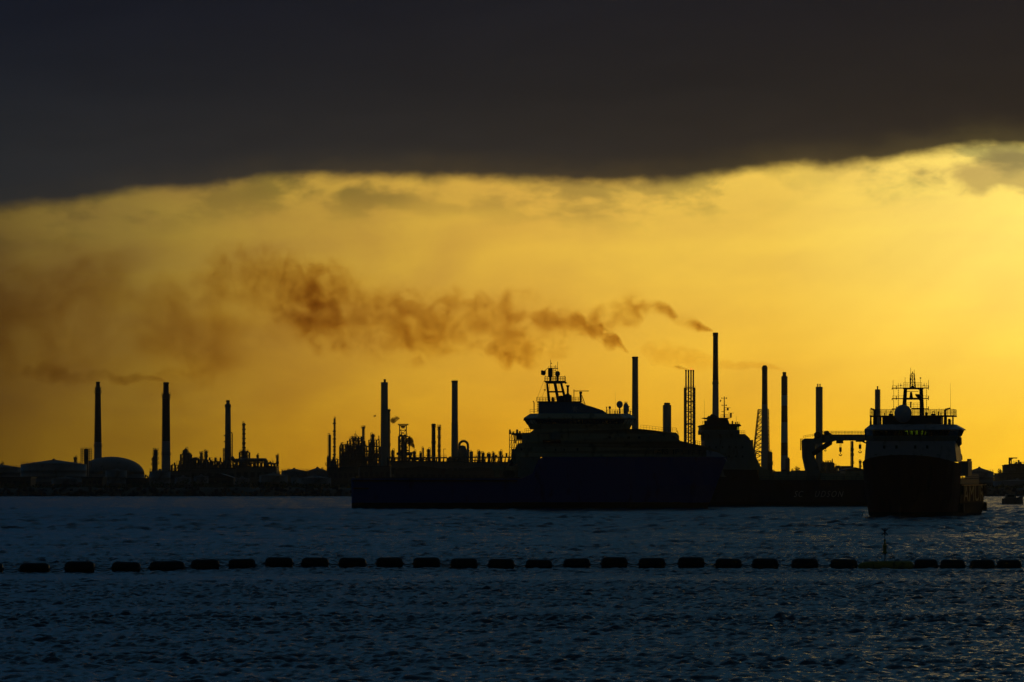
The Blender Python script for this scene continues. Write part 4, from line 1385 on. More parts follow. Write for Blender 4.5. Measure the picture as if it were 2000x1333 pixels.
# steps at forward edge
m = MB().prism([(ax(1303), az_(850)), (ax(1303), az_(843)), (ax(1322), az_(845)), (ax(1328), az_(852)), (ax(1328), az_(862)), (ax(1320), az_(858))], YA - 5.4, YA + 5.4)
m.build('foredeck_house', 'cream', A)

# mast
mast = MB()
for (xt, xb_) in ((1068.5, 1072.5), (1084, 1090.5), (1096, 1105)):
    for yy in (YA - 1.6, YA + 1.6):
        mast.cyl((ax(xt, YA), yy, az_(749, YA)), (ax(xb_, YA), yy, az_(785, YA)), .24 if xt != 1084 else .36, .34, 8)
mast.box(ax(1072, YA), ax(1101, YA), YA - 1.9, YA + 1.9, az_(767, YA), az_(764.3, YA))
mobj = mast.build('mast', 'dark', A)
MB().prism([(ax(1062, YA), az_(744.5, YA)), (ax(1105, YA), az_(744.5, YA)), (ax(1104, YA), az_(748, YA)), (ax(1098, YA), az_(749.6, YA)), (ax(1068, YA), az_(749.6, YA))], YA - 2.4, YA + 2.4).build('platform', 'dark', mobj)
m = MB()
for yy in (YA - 2.3, YA + 2.3): m.rail([(ax(1064, YA), yy, az_(744.4, YA)), (ax(1104.5, YA), yy, az_(744.4, YA))], 1.0, .6, .05, 2)
m.build('railing', 'dark', mobj)
MB().lathe((ax(1075, YA), YA, az_(737.5, YA)), [(.3, -.9), (.3, 0), (.58, .1), (.6, 1.9), (.5, 2.15), (.1, 2.25)], 14).build('radome_cylinder', 'dark', mobj, smooth=True)
MB().ball((ax(1089, YA), YA, az_(730.5, YA)), .62, 1.15).cyl((ax(1089, YA), YA, az_(745, YA)), (ax(1089, YA), YA, az_(735, YA)), .3, .3, 8).build('radome', 'dark', mobj, smooth=True)
m = MB()
m.cyl((ax(1075.6, YA), YA, az_(720, YA)), (ax(1075.6, YA), YA, az_(703, YA)), .09, .05, 5).box(ax(1075.6, YA), ax(1077.8, YA), YA - .1, YA + .1, az_(711, YA), az_(709, YA))
m.cyl((ax(1089, YA), YA, az_(724, YA)), (ax(1089, YA), YA, az_(707, YA)), .06, .05, 5)
m.cyl((ax(1085, YA), YA, az_(720, YA)), (ax(1085, YA), YA, az_(713.5, YA)), .06, .05, 5)
m.box(ax(1070, YA), ax(1090, YA), YA - .15, YA + .15, az_(720.5, YA), az_(719, YA))
m.rail([(ax(1071, YA), YA, az_(719, YA)), (ax(1089, YA), YA, az_(719, YA))], .4, .8, .04, 1)
m.frame(ax(1081.5, YA), ax(1085.5, YA), YA - .5, YA + .5, az_(745, YA), az_(719.5, YA), 1, 6, .06, diag=False)
m.build('antenna_frame', 'dark', mobj)
m = MB().tube([(ax(1064.5, YA), YA, az_(747, YA)), (ax(1064.5, YA), YA, az_(724, YA)), (ax(1070, YA), YA, az_(719.5, YA))], .07, 5)
m.cyl((ax(1062, YA), YA - 1, az_(745, YA)), (ax(1047, YA), YA - 3, az_(784, YA)), .035, .035, 4).cyl((ax(1064, YA), YA - 1, az_(763, YA)), (ax(1058, YA), YA - 3, az_(777, YA)), .03, .03, 4)
m.box(ax(1103, YA), ax(1106, YA), YA - .2, YA + .2, az_(750, YA), az_(746, YA)).cyl((ax(1103, YA), YA, az_(745, YA)), (ax(1103, YA), YA, az_(733.5, YA)), .07, .05, 5)
m.box(ax(1104, YA), ax(1108, YA), YA - .2, YA + .2, az_(749, YA), az_(747.6, YA))
for px, a, b in ((1064.5, 748, 764), (1073, 749, 762), (1091.5, 750, 762)):
    m.cyl((ax(px, YA), YA - 2, az_(a, YA)), (ax(px, YA), YA - 2, az_(b, YA)), .06, .06, 4)
m.box(ax(1062, YA), ax(1066, YA), YA - .3, YA + .3, az_(763, YA), az_(761, YA))
m.build('rigging', 'dark', mobj)
fl = MB(); b = 0
for i in range(9):
    for j in range(6):
        u, v = i / 8, j / 5
        fl.v.append((ax(1066 - 9.3 * u, YA), YA + .25 * math.sin(u * 6 + v * 2), az_(722 + 3.2 * u + (8 + 1.5 * math.sin(u * 3)) * v + 1.2 * math.sin(u * 5), YA)))
for i in range(8):
    for j in range(5):
        k = i * 6 + j
        fl.f.append((k, k + 1, k + 7, k + 6))
fo = fl.build('flag', 'flag', A, smooth=True, label='dark flag flying from the mast')
mod = fo.modifiers.new('thickness', 'SOLIDIFY'); mod.thickness = .03
# radar and exhaust
rd = MB().cyl((ax(1134, YA), YA, az_(785, YA)), (ax(1134, YA), YA, az_(766, YA)), .22, .26, 8).box(ax(1131.5, YA), ax(1137, YA), YA - .5, YA + .5, az_(769.5, YA), az_(765.4, YA))
rd.tube([(ax(1136, YA), YA, az_(772, YA)), (ax(1143, YA), YA, az_(791, YA))], .1, 5).cyl((ax(1134.5, YA), YA, az_(776, YA)), (ax(1140, YA), YA, az_(790, YA)), .06, .06, 5)
rdo = rd.build('radar_post', 'dark', A)
MB().box(ax(1121, YA), ax(1150, YA), YA - .15, YA + .15, az_(764.8, YA), az_(763.4, YA)).build('radar_scanner', 'dark', rdo)
MB().cyl((ax(1121, YA), YA, az_(785, YA)), (ax(1121, YA), YA, az_(761, YA)), .1, .1, 5).build('lamp_pole', 'dark', A)
MB().lathe((ax(1109, YA), YA, az_(785, YA)), [(.62, 0), (.6, 1.6), (.26, 2.1), (.26, 3.6), (.42, 3.8), (.42, 4.05)], 12).build('exhaust', 'soot', A, smooth=True)
MB().lathe((ax(1106, YA), YA - 2, az_(785, YA)), [(.5, 0), (.5, 1.6), (.2, 1.8)], 12).build('exhaust', 'soot', A, smooth=True)
MB().lathe((ax(1114.5, YA), YA + 1, az_(785, YA)), [(.3, 0), (.3, 1.5), (.1, 1.7)], 10).build('exhaust', 'soot', A, smooth=True)
MB().lathe((ax(1096, YA), YA + 1, az_(785, YA)), [(.9, 0), (.9, 1.0), (.4, 1.5)], 10).build('ventilator', 'dark', A, smooth=True)
MB().box(ax(1093, YA), ax(1102, YA), YA - 1, YA + 1, az_(785, YA), az_(777, YA)).build('mast_house', 'dark', A)
MB().lathe((ax(1080, YA), YA + 1, az_(785, YA)), [(.35, 0), (.3, .9), (.1, 1.2)], 10).build('ventilator', 'dark', A, smooth=True)
# domes forward on the bridge top
def dome(px, py, rpx, name, mat='radome', sz=1.15, foot=808, Yp=YA, parent=None, pw=.12):
    rr = rpx * Yp / F
    return MB().ball((X(px, Yp), Yp, Z(py, Yp)), rr, sz).cyl((X(px, Yp), Yp, Z(foot, Yp)), (X(px, Yp), Yp, Z(py + rpx * .7, Yp)), pw, pw, 8).build(name, mat, parent or A, smooth=True)
dome(1191, 796.5, 2.6, 'small_radome')
dome(1210.3, 790.5, 6.3, 'large_radome', pw=.18)
MB().lathe((ax(1222, YA), YA - 2, z8), [(.55, 0), (.62, .8), (.62, 1.9), (.5, 2.4), (.05, 2.65)], 14).build('egg_radome', 'radome', A, smooth=True)
m = MB().cyl((ax(1184.6, YA), YA, z8), (ax(1184.6, YA), YA, az_(795.5, YA)), .1, .1, 6).box(ax(1183, YA), ax(1186.5, YA), YA - .2, YA + .2, az_(796, YA), az_(795, YA))
m.cyl((ax(1202, YA), YA, z8), (ax(1201.5, YA), YA, az_(766, YA)), .035, .02, 4).cyl((ax(1228, YA), YA, az_(805, YA)), (ax(1228, YA), YA, az_(793, YA)), .08, .08, 5)
m.box(ax(1226, YA), ax(1230, YA), YA - .1, YA + .1, az_(795, YA), az_(794, YA)).box(ax(1219, YA), ax(1225, YA), YA - 2.2, YA - 1.8, az_(788.5, YA), az_(787, YA))
for px in (1219.5, 1221, 1222.5, 1224.5): m.cyl((ax(px, YA), YA - 2, az_(790, YA)), (ax(px, YA), YA - 2, az_(784.5, YA)), .05, .04, 4)
for px in (1200, 1205, 1230): m.box(ax(px, YA), ax(px + 1.5, YA), YA - .2, YA + .2, z8, z8 + .8)
m.build('antenna', 'dark', A)
m = MB().tube([(ax(1043, YA), YA - 3, az_(808, YA)), (ax(1043, YA), YA - 3, az_(787, YA)), (ax(1041, YA), YA - 3, az_(784, YA))], .12, 6)
for py in (787, 791, 795, 799, 803): m.box(ax(1048.5, YA), ax(1052.5, YA), YA - 5.2, YA - 4.8, az_(py + .6, YA), az_(py - .6, YA))
m.cyl((ax(1049.5, YA), YA - 5, z8), (ax(1049.5, YA), YA - 5, az_(786, YA)), .05, .05, 4)
m.build('ladder', 'dark', A)
# launch frame with dome shaped hood on the aft end
m = MB().box(ax(1009), ax(1020), YA - 4, YA + 4, az_(859), az_(849.5)).tube([(ax(1000), YA - 4, az_(849)), (ax(1021), YA - 4, az_(848.5))], .12, 5)
m.cyl((ax(1006), YA - 4, az_(849)), (ax(1006), YA - 4, az_(866)), .15, .15, 5).box(ax(1020.5), ax(1023), YA - 6, YA + 6, az_(868), az_(845))
m.build('launch_frame', 'dark', A)
# deck crane / A-frame and winch housing on the working deck
m = MB().tube([(ax(990), YN + 3, zd), (ax(997), YN + 3, az_(907)), (ax(1006), YN + 3, az_(889)), (ax(1012), YN + 3, az_(893))], .5, 8)
m.tube([(ax(1012), YN + 3, az_(893)), (ax(1019), YN + 3, az_(915)), (ax(1018), YN + 3, az_(930))], .35, 8)
m.build('a_frame', 'dark', A)
MB().box(ax(961), ax(1016), YN + 2, YN + 8, az_(919), az_(911)).box(ax(966), ax(975), YN + 3, YN + 7, zd, az_(919.02)).box(ax(1008), ax(1014), YN + 3, YN + 7, zd, az_(919.02)).build('winch_housing', 'cream', A)
MB().cyl((ax(990), YN + 2.5, az_(926)), (ax(990), YN + 6, az_(926)), .95, .95, 16).cyl((ax(1000), YN + 2.5, az_(926)), (ax(1000), YN + 6, az_(926)), .8, .8, 16).build('winch_drum', 'dark', A, smooth=True)

# ------------------------------------------------------------------ dark ship with crane (behind, bow hidden to the left)
YB, BN, BF = 1072.0, 1062.0, 1082.0
bx_ = lambda px, Y=BN: X(px, Y)
bz_ = lambda py, Y=BN: Z(py, Y)
B = thing('crane_ship', 'dark ship with tall bridge block and deck crane, behind the two other ships', 'ship', (bx_(1520), YB, 0))
zdk = bz_(938)
st = [(bx_(1318), bz_(912), .6, .2), (bx_(1335), bz_(913), 3.5, 1.2), (bx_(1360), bz_(915), 7, 4.5), (bx_(1390), bz_(917), 9.5, 8.4), (bx_(1478), bz_(918), 9.9, 9.8), (bx_(1484), zdk, 9.9, 9.9),
      (bx_(1720), zdk, 9.9, 9.9), (bx_(1800), zdk, 9.8, 9.4), (bx_(1812), zdk, 9.2, 8.0)]
bh = MB().loft(hull_x(st, YB)).build('hull', 'hull_dark', B)
text('SC', 2.3, 'letter', bh, (bx_(1550) - B.location.x, BN - .06 + .12 - YB, bz_(971)), (math.radians(90), 0, 0), shear=.35, spacing=1.25, sx=.78, depth=.08, label='faint pale slanted letters on the dark hull')
text('UDSON', 2.3, 'letter', bh, (bx_(1590) - B.location.x, BN - .06 + .12 - YB, bz_(971)), (math.radians(90), 0, 0), shear=.35, spacing=1.35, sx=.78, depth=.08, label='faint pale slanted letters, first half worn away')
# block profile
pf = [(1376, 917), (1376, 861), (1370, 860), (1370, 832), (1447, 830.5), (1446, 838), (1444.5, 848), (1455.5, 848), (1465, 857), (1465, 917)]
m = MB()
m.prism([(bx_(1376), bz_(932)), (bx_(1376), bz_(861)), (bx_(1465), bz_(857)), (bx_(1465), bz_(932))], BN + .4, BF - .4)
blk = m.build('deckhouse', 'bridge_grey', B)
m = MB().prism([(bx_(1376), bz_(861) + .02), (bx_(1376), bz_(848)), (bx_(1455.5), bz_(848)), (bx_(1465), bz_(857) + .02)], BN + .8, BF - .8); m.build('upper_deckhouse', 'bridge_grey', B)
m = MB().box(bx_(1370), bx_(1444.5), BN, BF, bz_(848) + .02, bz_(840)); m.box(bx_(1370), bx_(1376), BN + .5, BN + 4, bz_(861), bz_(848))
m.build('bridge_base', 'bridge_grey', B)
# window band of the bridge
m = MB()
for i in range(17):
    px = 1371 + i * 4.5
    MB().box(bx_(px), bx_(px + .8), BN - .1, BN + .15, bz_(840) + .02, bz_(833)).build('window_post', 'dark', B); MB().box(bx_(px), bx_(px + .8), BF - .15, BF + .1, bz_(840) + .02, bz_(833)).build('window_post', 'dark', B)
m.box(bx_(1370.5), bx_(1441.5), YB - 6, YB + 6, bz_(840) + .02, bz_(833))
m.build('bridge_interior', 'dark', B)
for i in range(16):
    px = 1371.8 + i * 4.5
    MB().box(bx_(px), bx_(px + 3.7), BN + .0, BN + .05, bz_(840) + .03, bz_(833)).build('pane', 'glass', B)
    MB().box(bx_(px), bx_(px + 3.7), BF - .05, BF, bz_(840) + .03, bz_(833)).build('pane', 'glass', B)
MB().prism([(bx_(1369.5), bz_(833) + .01), (bx_(1369.5), bz_(830.5)), (bx_(1378), bz_(829)), (bx_(1444), bz_(828)), (bx_(1447.5), bz_(831)), (bx_(1447), bz_(833) + .01)], BN - .5, BF + .5).build('bridge_roof', 'dark', B)
MB().prism([(bx_(1382.5), bz_(829)), (bx_(1386), bz_(818)), (bx_(1423.5), bz_(818)), (bx_(1427), bz_(828))], YB - 5, YB + 5).build('monkey_island', 'dark', B)
MB().prism([(bx_(1374.5), bz_(815.8)), (bx_(1430.5), bz_(815.8)), (bx_(1424), bz_(818) + .01), (bx_(1384), bz_(818) + .01)], YB - 6, YB + 6).build('top_platform', 'dark', B)
m = MB().cyl((bx_(1398), YB - 1, bz_(818)), (bx_(1390.5), YB - 1, bz_(810.5)), .65, .6, 10).cyl((bx_(1392), YB + 2, bz_(818)), (bx_(1386.5), YB + 2, bz_(813)), .5, .4, 10).cyl((bx_(1402), YB + 1, bz_(817)), (bx_(1395), YB + 1, bz_(811.5)), .7, .6, 10)
m.build('exhaust', 'soot', B, smooth=True)
mb_ = MB().cyl((bx_(1414.6, YB), YB, bz_(816, YB)), (bx_(1414.6, YB), YB, bz_(775, YB)), .2, .1, 8)
for py, a, b in ((778, 1409, 1420), (792, 1409.5, 1419.5), (804.5, 1409.5, 1415), (801, 1414, 1423)):
    mb_.box(bx_(a, YB), bx_(b, YB), YB - .15, YB + .15, bz_(py + .5, YB), bz_(py - .3, YB))
    mb_.box(bx_(a, YB), bx_(a + 1, YB), YB - .2, YB + .2, bz_(py + 1, YB), bz_(py - 1.2, YB)); mb_.box(bx_(b - 2, YB), bx_(b, YB), YB - .2, YB + .2, bz_(py + 1.2, YB), bz_(py - 1.2, YB))
mo = mb_.build('mast', 'dark', B)
for a, b, py, pc, pb in ((1415.5, 1427, 796.8, 1421.5, 802), (1422, 1433, 807, 1427.5, 816)):
    MB().box(bx_(a, YB), bx_(b, YB), YB - .15, YB + .15, bz_(py + .5, YB), bz_(py - .3, YB)).cyl((bx_(pc, YB), YB, bz_(pb, YB)), (bx_(pc, YB), YB, bz_(py, YB)), .25, .25, 8).build('radar_scanner', 'dark', mo)
MB().rail([(bx_(1410), YB - 5, bz_(815.8)), (bx_(1430), YB - 5, bz_(815.8))], .85, .6, .05, 2).build('mast_railing', 'dark', B)
m = MB().rail([(bx_(1372), BN + .3, bz_(829.5)), (bx_(1382), BN + .3, bz_(829))], .8, .5, .05, 2).rail([(bx_(1445), BN + 1.2, bz_(848)), (bx_(1455.5), BN + 1.2, bz_(848))], .85, .45, .05, 2)
m.rail([(bx_(1428), BN + 1.2, bz_(828.5)), (bx_(1445), BN + 1.2, bz_(828.5))], .5, .6, .05, 1).build('railing', 'dark', B)
m = MB().cyl((bx_(1376, YB), YB, bz_(829, YB)), (bx_(1375.4, YB), YB, bz_(780, YB)), .05, .025, 4).cyl((bx_(1438, YB), YB, bz_(829, YB)), (bx_(1438, YB), YB, bz_(813, YB)), .05, .03, 4)
for px, h, w in ((1378, 7, 4), (1430.5, 6.5, 2.6), (1437, 4, 2.4), (1441, 5, 1)):
    m.box(bx_(px - w / 2, YB), bx_(px + w / 2, YB), YB - .4, YB + .4, bz_(829.5, YB), bz_(829 - h, YB))
m.build('antenna', 'dark', B)
flg = MB().prism([(bx_(1405.8, YB), bz_(786, YB)), (bx_(1406, YB), bz_(782.5, YB)), (bx_(1408.5, YB), bz_(781, YB)), (bx_(1408.8, YB), bz_(784, YB))], YB - .05, YB + .05).build('flag', 'flag', B)
m = MB().loft([[(bx_(1364 + i * 1.6), BN - .3 - 1.2 * math.sin(math.pi * (i + .4) / 6), bz_(845)), (bx_(1364 + i * 1.6), BN + .3, bz_(850)), (bx_(1364 + i * 1.6), BN + 1.6, bz_(845)), (bx_(1364 + i * 1.6), BN + .3, bz_(841))] for i in range(6)])
m.build('lifeboat', 'orange', B)
for i in range(6):
    px = 1384 + i * 13
    if px < 1460:
        MB().box(bx_(px), bx_(px + 3), BN + .34, BN + .45, bz_(876), bz_(872)).build('window', 'dark_letter', B)
        MB().box(bx_(px), bx_(px + 3), BN + .34, BN + .45, bz_(894), bz_(890)).build('window', 'dark_letter', B)
# pale casing aft of the block and cargo on deck
MB().box(bx_(1465.3), bx_(1472), BN + 2, BF - 2, bz_(925), bz_(859.5)).build('stack_casing', 'cream', B)
MB().prism([(bx_(1472.1), bz_(918)), (bx_(1472.1), bz_(878)), (bx_(1475), bz_(886)), (bx_(1483), bz_(904)), (bx_(1488), bz_(913)), (bx_(1510), bz_(922)), (bx_(1512), zdk + .02), (bx_(1484), zdk + .02), (bx_(1484), bz_(918))], BN + 3, BF - 3).build('ramp_casing', 'cream', B)
MB().box(bx_(1513), bx_(1577), BN + 1.5, BF - 2, zdk + .02, bz_(921)).build('deck_module', 'cream', B, label='long pale box on the deck left of the crane')
MB().box(bx_(1606), bx_(1650), BN + 1.5, BF - 2, zdk + .02, bz_(925)).build('deck_module', 'cream', B, label='pale box on the deck right of the crane')
MB().box(bx_(1652), bx_(1700), BN + 1.5, BF - 2, zdk + .02, bz_(921)).build('deck_module', 'cream', B, label='pale box on the deck beside the bow-on ship')
MB().rail([(bx_(1486), BN + .4, zdk), (bx_(1700), BN + .4, zdk)], .9, 2.5, .04, 2).build('deck_railing', 'dark', B)
# crane
CY = YB - 2
cxx = lambda px: X(px, CY); czz = lambda py: Z(py, CY)
ped = [(1577, 938), (1567.5, 893), (1566.5, 862), (1571, 857), (1586, 857), (1592, 862), (1591.5, 884), (1590, 892), (1597, 912), (1606, 938)]
cr = MB(); tapered_block(cr, [(cxx(a), czz(b)) for a, b in ped], CY, 2.2, 0, 1e9, 2.2)
crane = cr.build('crane', 'bridge_grey', B, label='crane pedestal with its boom lowered over the deck')
bm = MB(); tapered_block(bm, [(cxx(a), czz(b)) for a, b in [(1571, 863), (1590, 856.5), (1593, 850), (1600, 848.5), (1613, 849), (1618, 845), (1625, 849), (1700, 849), (1700, 861), (1634, 861), (1622, 864), (1606, 866), (1590, 868), (1575, 868)]], CY, 1.5, 0, 1e9, 1.5)
bm.build('boom', 'bridge_grey', crane)
MB().cyl((cxx(1586), CY - 1.8, czz(887)), (cxx(1622), CY - 1.8, czz(865)), .7, .6, 10).cyl((cxx(1586), CY + 1.8, czz(887)), (cxx(1622), CY + 1.8, czz(865)), .7, .6, 10).build('luffing_cylinder', 'dark', crane, smooth=True)
MB().rail([(cxx(1607), CY - 1.5, czz(848.8)), (cxx(1690), CY - 1.5, czz(848.8))], .85, .7, .045, 3).rail([(cxx(1607), CY + 1.5, czz(848.8)), (cxx(1690), CY + 1.5, czz(848.8))], .85, .9, .045, 2).build('boom_railing', 'dark', crane)
MB().rail([(cxx(1568), CY - 2.2, czz(857)), (cxx(1590), CY - 2.2, czz(853))], .7, .6, .045, 2).frame(cxx(1563.8), cxx(1566.8), CY - 1, CY + 1, czz(880), czz(857.5), 1, 10, .06, diag=False).build('crane_ladder', 'dark', crane)
MB().cyl((cxx(1596.5), CY - 1.7, czz(850)), (cxx(1596.5), CY + 1.7, czz(850)), .85, .85, 14).cyl((cxx(1614), CY - 1.7, czz(846)), (cxx(1614), CY + 1.7, czz(846)), .6, .6, 12).box(cxx(1610.5), cxx(1617), CY - 1, CY + 1, czz(849), czz(843)).build('winch', 'dark', crane, smooth=False)
def hook(px, ytop, yblk0, yblk1, yend, w, ropes=2):
    m = MB()
    for q in range(ropes):
        xx = px + (q - (ropes - 1) / 2) * 1.6
        m.cyl((cxx(xx), CY, czz(ytop)), (cxx(xx), CY, czz(yblk0)), .045, .045, 4)
    m.box(cxx(px - w / 2), cxx(px + w / 2), CY - .3, CY + .3, czz(yblk1), czz(yblk0))
    m.cyl((cxx(px), CY, czz(yblk1)), (cxx(px), CY, czz(yend - 3)), .1, .1, 5)
    for s in (-1, 1):
        pts = [(cxx(px + s * w * .55 * math.sin(a)), CY, czz(yend - w * .5 + w * .5 * -math.cos(a + math.pi))) for a in [0, .5, 1.0, 1.5, 1.9]]
        m.tube(pts, .13, 5)
    m.build('hook_block', 'dark', crane)
hook(1612, 864, 871, 878, 881.5, 3.0, 2)
hook(1641.5, 861, 874, 883, 890.5, 4.6, 3)
hook(1679.8, 861, 868.5, 877, 885, 5, 2)
m = MB().box(cxx(1634), cxx(1646), CY - 1.6, CY + 1.6, czz(866.5), czz(861.02)).box(cxx(1619), cxx(1625), CY - 1.2, CY + 1.2, czz(867), czz(863))
m.box(cxx(1672), cxx(1688), CY - 1.4, CY + 1.4, czz(863.5), czz(861.02))
m.rail([(cxx(1634), CY - 1.6, czz(866.5)), (cxx(1646), CY - 1.6, czz(866.5))], .5, .7, .05, 1).build('sheave_frame', 'dark', crane)
MB().cyl((cxx(1682), CY, czz(861.5)), (cxx(1692), CY, czz(866)), .2, .2, 6).build('boom_strut', 'dark', crane)

# ------------------------------------------------------------------ bow-on ship
TH = math.radians(12); cs, sn = math.cos(TH), math.sin(TH)
X0, Y0 = 75.1, 768.0
C = thing('anchor_ship', 'bow-on offshore ship with white bridge front, large white dome and tall antenna mast', 'ship', (X0, Y0, 0), local=True, rotz=-TH)


def cl(px, ly):
    a = (px - 1000) / F
    return (a * (Y0 + cs * ly) - X0 - sn * ly) / (cs + sn * a)


def cz(py, ly, px=1779):
    return H + (HOR - py) / F * (Y0 - sn * cl(px, ly) + cs * ly)


def cring(ly, zt, bt, bw, fl=0):
    return [(-bt, ly, zt), (-(bt * .62 + bw * .38), ly, zt * .45), (-bw, ly, .4), (-bw * .85, ly, -2), (bw * .85, ly, -2), (bw, ly, .4), (bt * .62 + bw * .38, ly, zt * .45), (bt, ly, zt)]


ZF = cz(903, 6)
rings = [cring(-2.2, ZF + 1.35, .4, .1), cring(-.8, ZF + 1.3, 2.6, .9), cring(1.0, ZF + 1.1, 4.8, 2.4), cring(3.2, ZF + .8, 6.7, 4.3), cring(6, ZF + .4, 8.1, 6.2), cring(9.5, ZF + .05, 8.9, 7.6), cring(14, ZF - .1, 9.1, 8.2), cring(22.5, ZF - .1, 9.1, 8.4),
         cring(23, cz(946, 23), 9.05, 8.4), cring(60, cz(948, 60, 1910), 9.05, 8.5), cring(74, cz(948, 74, 1915), 8.9, 8.4), cring(77, cz(948, 77, 1915), 8.6, 7.6)]
MB().loft(rings[:8]).build('bow_hull', 'hull_black', C)
hs = MB().loft([cring(22.55, cz(946, 23), 9.05, 8.4)] + rings[9:]).build('aft_hull', 'hull_ochre', C)
# big letters along the port side
ang = math.atan2(1, 0)
tx = text('AMUR', 4.6, 'dark_letter', hs, (9.02, 27.5, 2.9), (math.radians(90), 0, math.radians(90)), depth=.05, label='large black letters on the ochre hull side')
w = max(v.co.x for v in tx.data.vertices); tx.scale = (44 / w, 1, 1)
for ly in (25, 70, 74):
    for z_ in ((5.6,) if ly == 70 else (5.2, 1.6)):
        MB().cyl((8.2, ly, z_), (9.4, ly, z_), .95, .95, 12).build('tyre_fender', 'black', C)
m = MB().box(8.9, 9.25, 23, 76, cz(948.5, 50, 1900), cz(947, 50, 1900)); m.build('rubbing_strip', 'orange', C)
# bulwark and block aft
MB().box(-8.8, 8.85, 23.2, 62, cz(946, 23), cz(936, 40, 1900)).build('aft_bulwark', 'dark', C)
MB().rail([(8.8, 24, cz(936, 40, 1900)), (8.8, 62, cz(936, 40, 1900))], 1.0, 2.4, .05, 3).build('aft_railing', 'white', C)
MB().box(cl(1872, 30), cl(1891, 30), 30, 38, cz(930, 30), cz(901, 30)).box(cl(1888.5, 30), cl(1894.5, 30), 30.2, 33, cz(901, 30) + .01, cz(896.8, 30)).build('aft_deckhouse', 'bridge_grey', C)
m = MB()
for i in range(8):
    a0 = math.pi * .5 * i / 8; a1 = math.pi * .5 * (i + 1) / 8
    m.cyl((cl(1868 + 9.5 * math.sin(a0), 26), 26, cz(896 - 12.5 * math.cos(a0), 26)), (cl(1868 + 9.5 * math.sin(a1), 26), 26, cz(896 - 12.5 * math.cos(a1), 26)), .28, .28, 7)
m.box(cl(1868, 26), cl(1879, 26), 25.7, 27, cz(899, 26), cz(896, 26)).build('davit_arm', 'dark', C, smooth=False)
# white front
LF = 12.0
fr_ = [(1688, 905), (1690, 880), (1691.5, 862), (1863.5, 862), (1866.5, 880), (1868.5, 905)]
MB().prism([(cl(a, LF), cz(b, LF) + (.25 if b == 905 else 0)) for a, b in fr_], LF, 22.3).build('front_house', 'white', C)
for px in (1727, 1751, 1787.5, 1811):
    f = MB().box(cl(px - 2.6, LF), cl(px + 2.6, LF), LF - .08, LF + .02, cz(877, LF), cz(870, LF)).build('window', 'bridge_grey', C)
    MB().box(cl(px - 1.8, LF), cl(px + 1.8, LF), LF - .12, LF - .04, cz(876.2, LF), cz(870.8, LF)).build('pane', 'dark_letter', f)
for px, py in ((1711, 888), (1741, 889), (1757, 889), (1800, 889), (1832, 889), (1811, 901), (1852, 900)):
    MB().box(cl(px - 2.5, LF), cl(px + 2.5, LF), LF - .3, LF + .02, cz(py + 1, LF), cz(py - 1, LF)).build('vent', 'bridge_grey', C)
# bulwark rise of the bow: dark upper rim in front of the white house
# wheelhouse
zs0, zs1, zr = cz(862, LF), cz(851, LF), cz(840.5, LF)
def cr_ring(pxl, pxr, ly0, ly1, z, c=1.8):
    a, b = cl(pxl, ly0), cl(pxr, ly0)
    return [(a + c, ly0, z), (b - c, ly0, z), (b, ly0 + c, z), (b, ly1 - c, z), (b - c, ly1, z), (a + c, ly1, z), (a, ly1 - c, z), (a, ly0 + c, z)]
MB().loft([cr_ring(1690, 1865, LF - .05, 21.5, zs0 + .02), cr_ring(1688.5, 1869, LF - .5, 22, zs1)]).build('wheelhouse_base', 'bridge_grey', C)
si, hi = cr_ring(1688.5, 1869, LF - .5, 22, zs1), cr_ring(1687, 1872.5, LF - 1.1, 22.5, zr)
mm = MB(); nside = {0: 15, 1: 1, 2: 6, 3: 1, 4: 15, 5: 1, 6: 6, 7: 1}
for sd in range(8):
    a0, a1 = si[sd], si[(sd + 1) % 8]; b0, b1 = hi[sd], hi[(sd + 1) % 8]
    n = nside[sd]
    for i in range(n):
        p, q = lerp3(a0, a1, i / n), lerp3(b0, b1, i / n)
        MB().cyl(p, q, .13, .13, 5).build('window_post', 'dark', C)
        p2, q2 = lerp3(a0, a1, (i + 1) / n), lerp3(b0, b1, (i + 1) / n)
        g_ = MB(); g_.v = [p, p2, q2, q]; g_.f = [(0, 1, 2, 3)]
        nrm = (Vector(p2) - Vector(p)).cross(Vector(q) - Vector(p)).normalized() * .04
        g_.v += [tuple(Vector(v) + nrm) for v in g_.v]; g_.f += [(4, 7, 6, 5), (0, 4, 5, 1), (1, 5, 6, 2), (2, 6, 7, 3), (3, 7, 4, 0)]
        g_.build('pane', 'glass', C)
m = MB()
for a, b in ((1691, 1753.5), (1758, 1765.5), (1795.5, 1799), (1808, 1853.5), (1858.5, 1868)):
    m.box(cl(a, 17), cl(b, 17), 17, 17.4, zs0 + .1, zr - .05)
m.box(cl(1691, 15), cl(1868, 15), 14.5, 15.2, zs0 + .1, zs1 + .25)
for px in (1769, 1776.5, 1786): m.box(cl(px - 1.4, 15), cl(px + 1.4, 15), 15.4, 15.8, zs1, zs1 + random.uniform(.5, .8))
m.build('wheelhouse_interior', 'dark', C)
rf_ = MB().loft([cr_ring(1686, 1876, LF - 1.5, 23, zr + .01, 2.2), cr_ring(1686, 1876, LF - 1.5, 23, zr + .22, 2.2), cr_ring(1697, 1862, LF + .6, 21.5, cz(829, LF), 2.2)]).build('wheelhouse_roof', 'white', C)
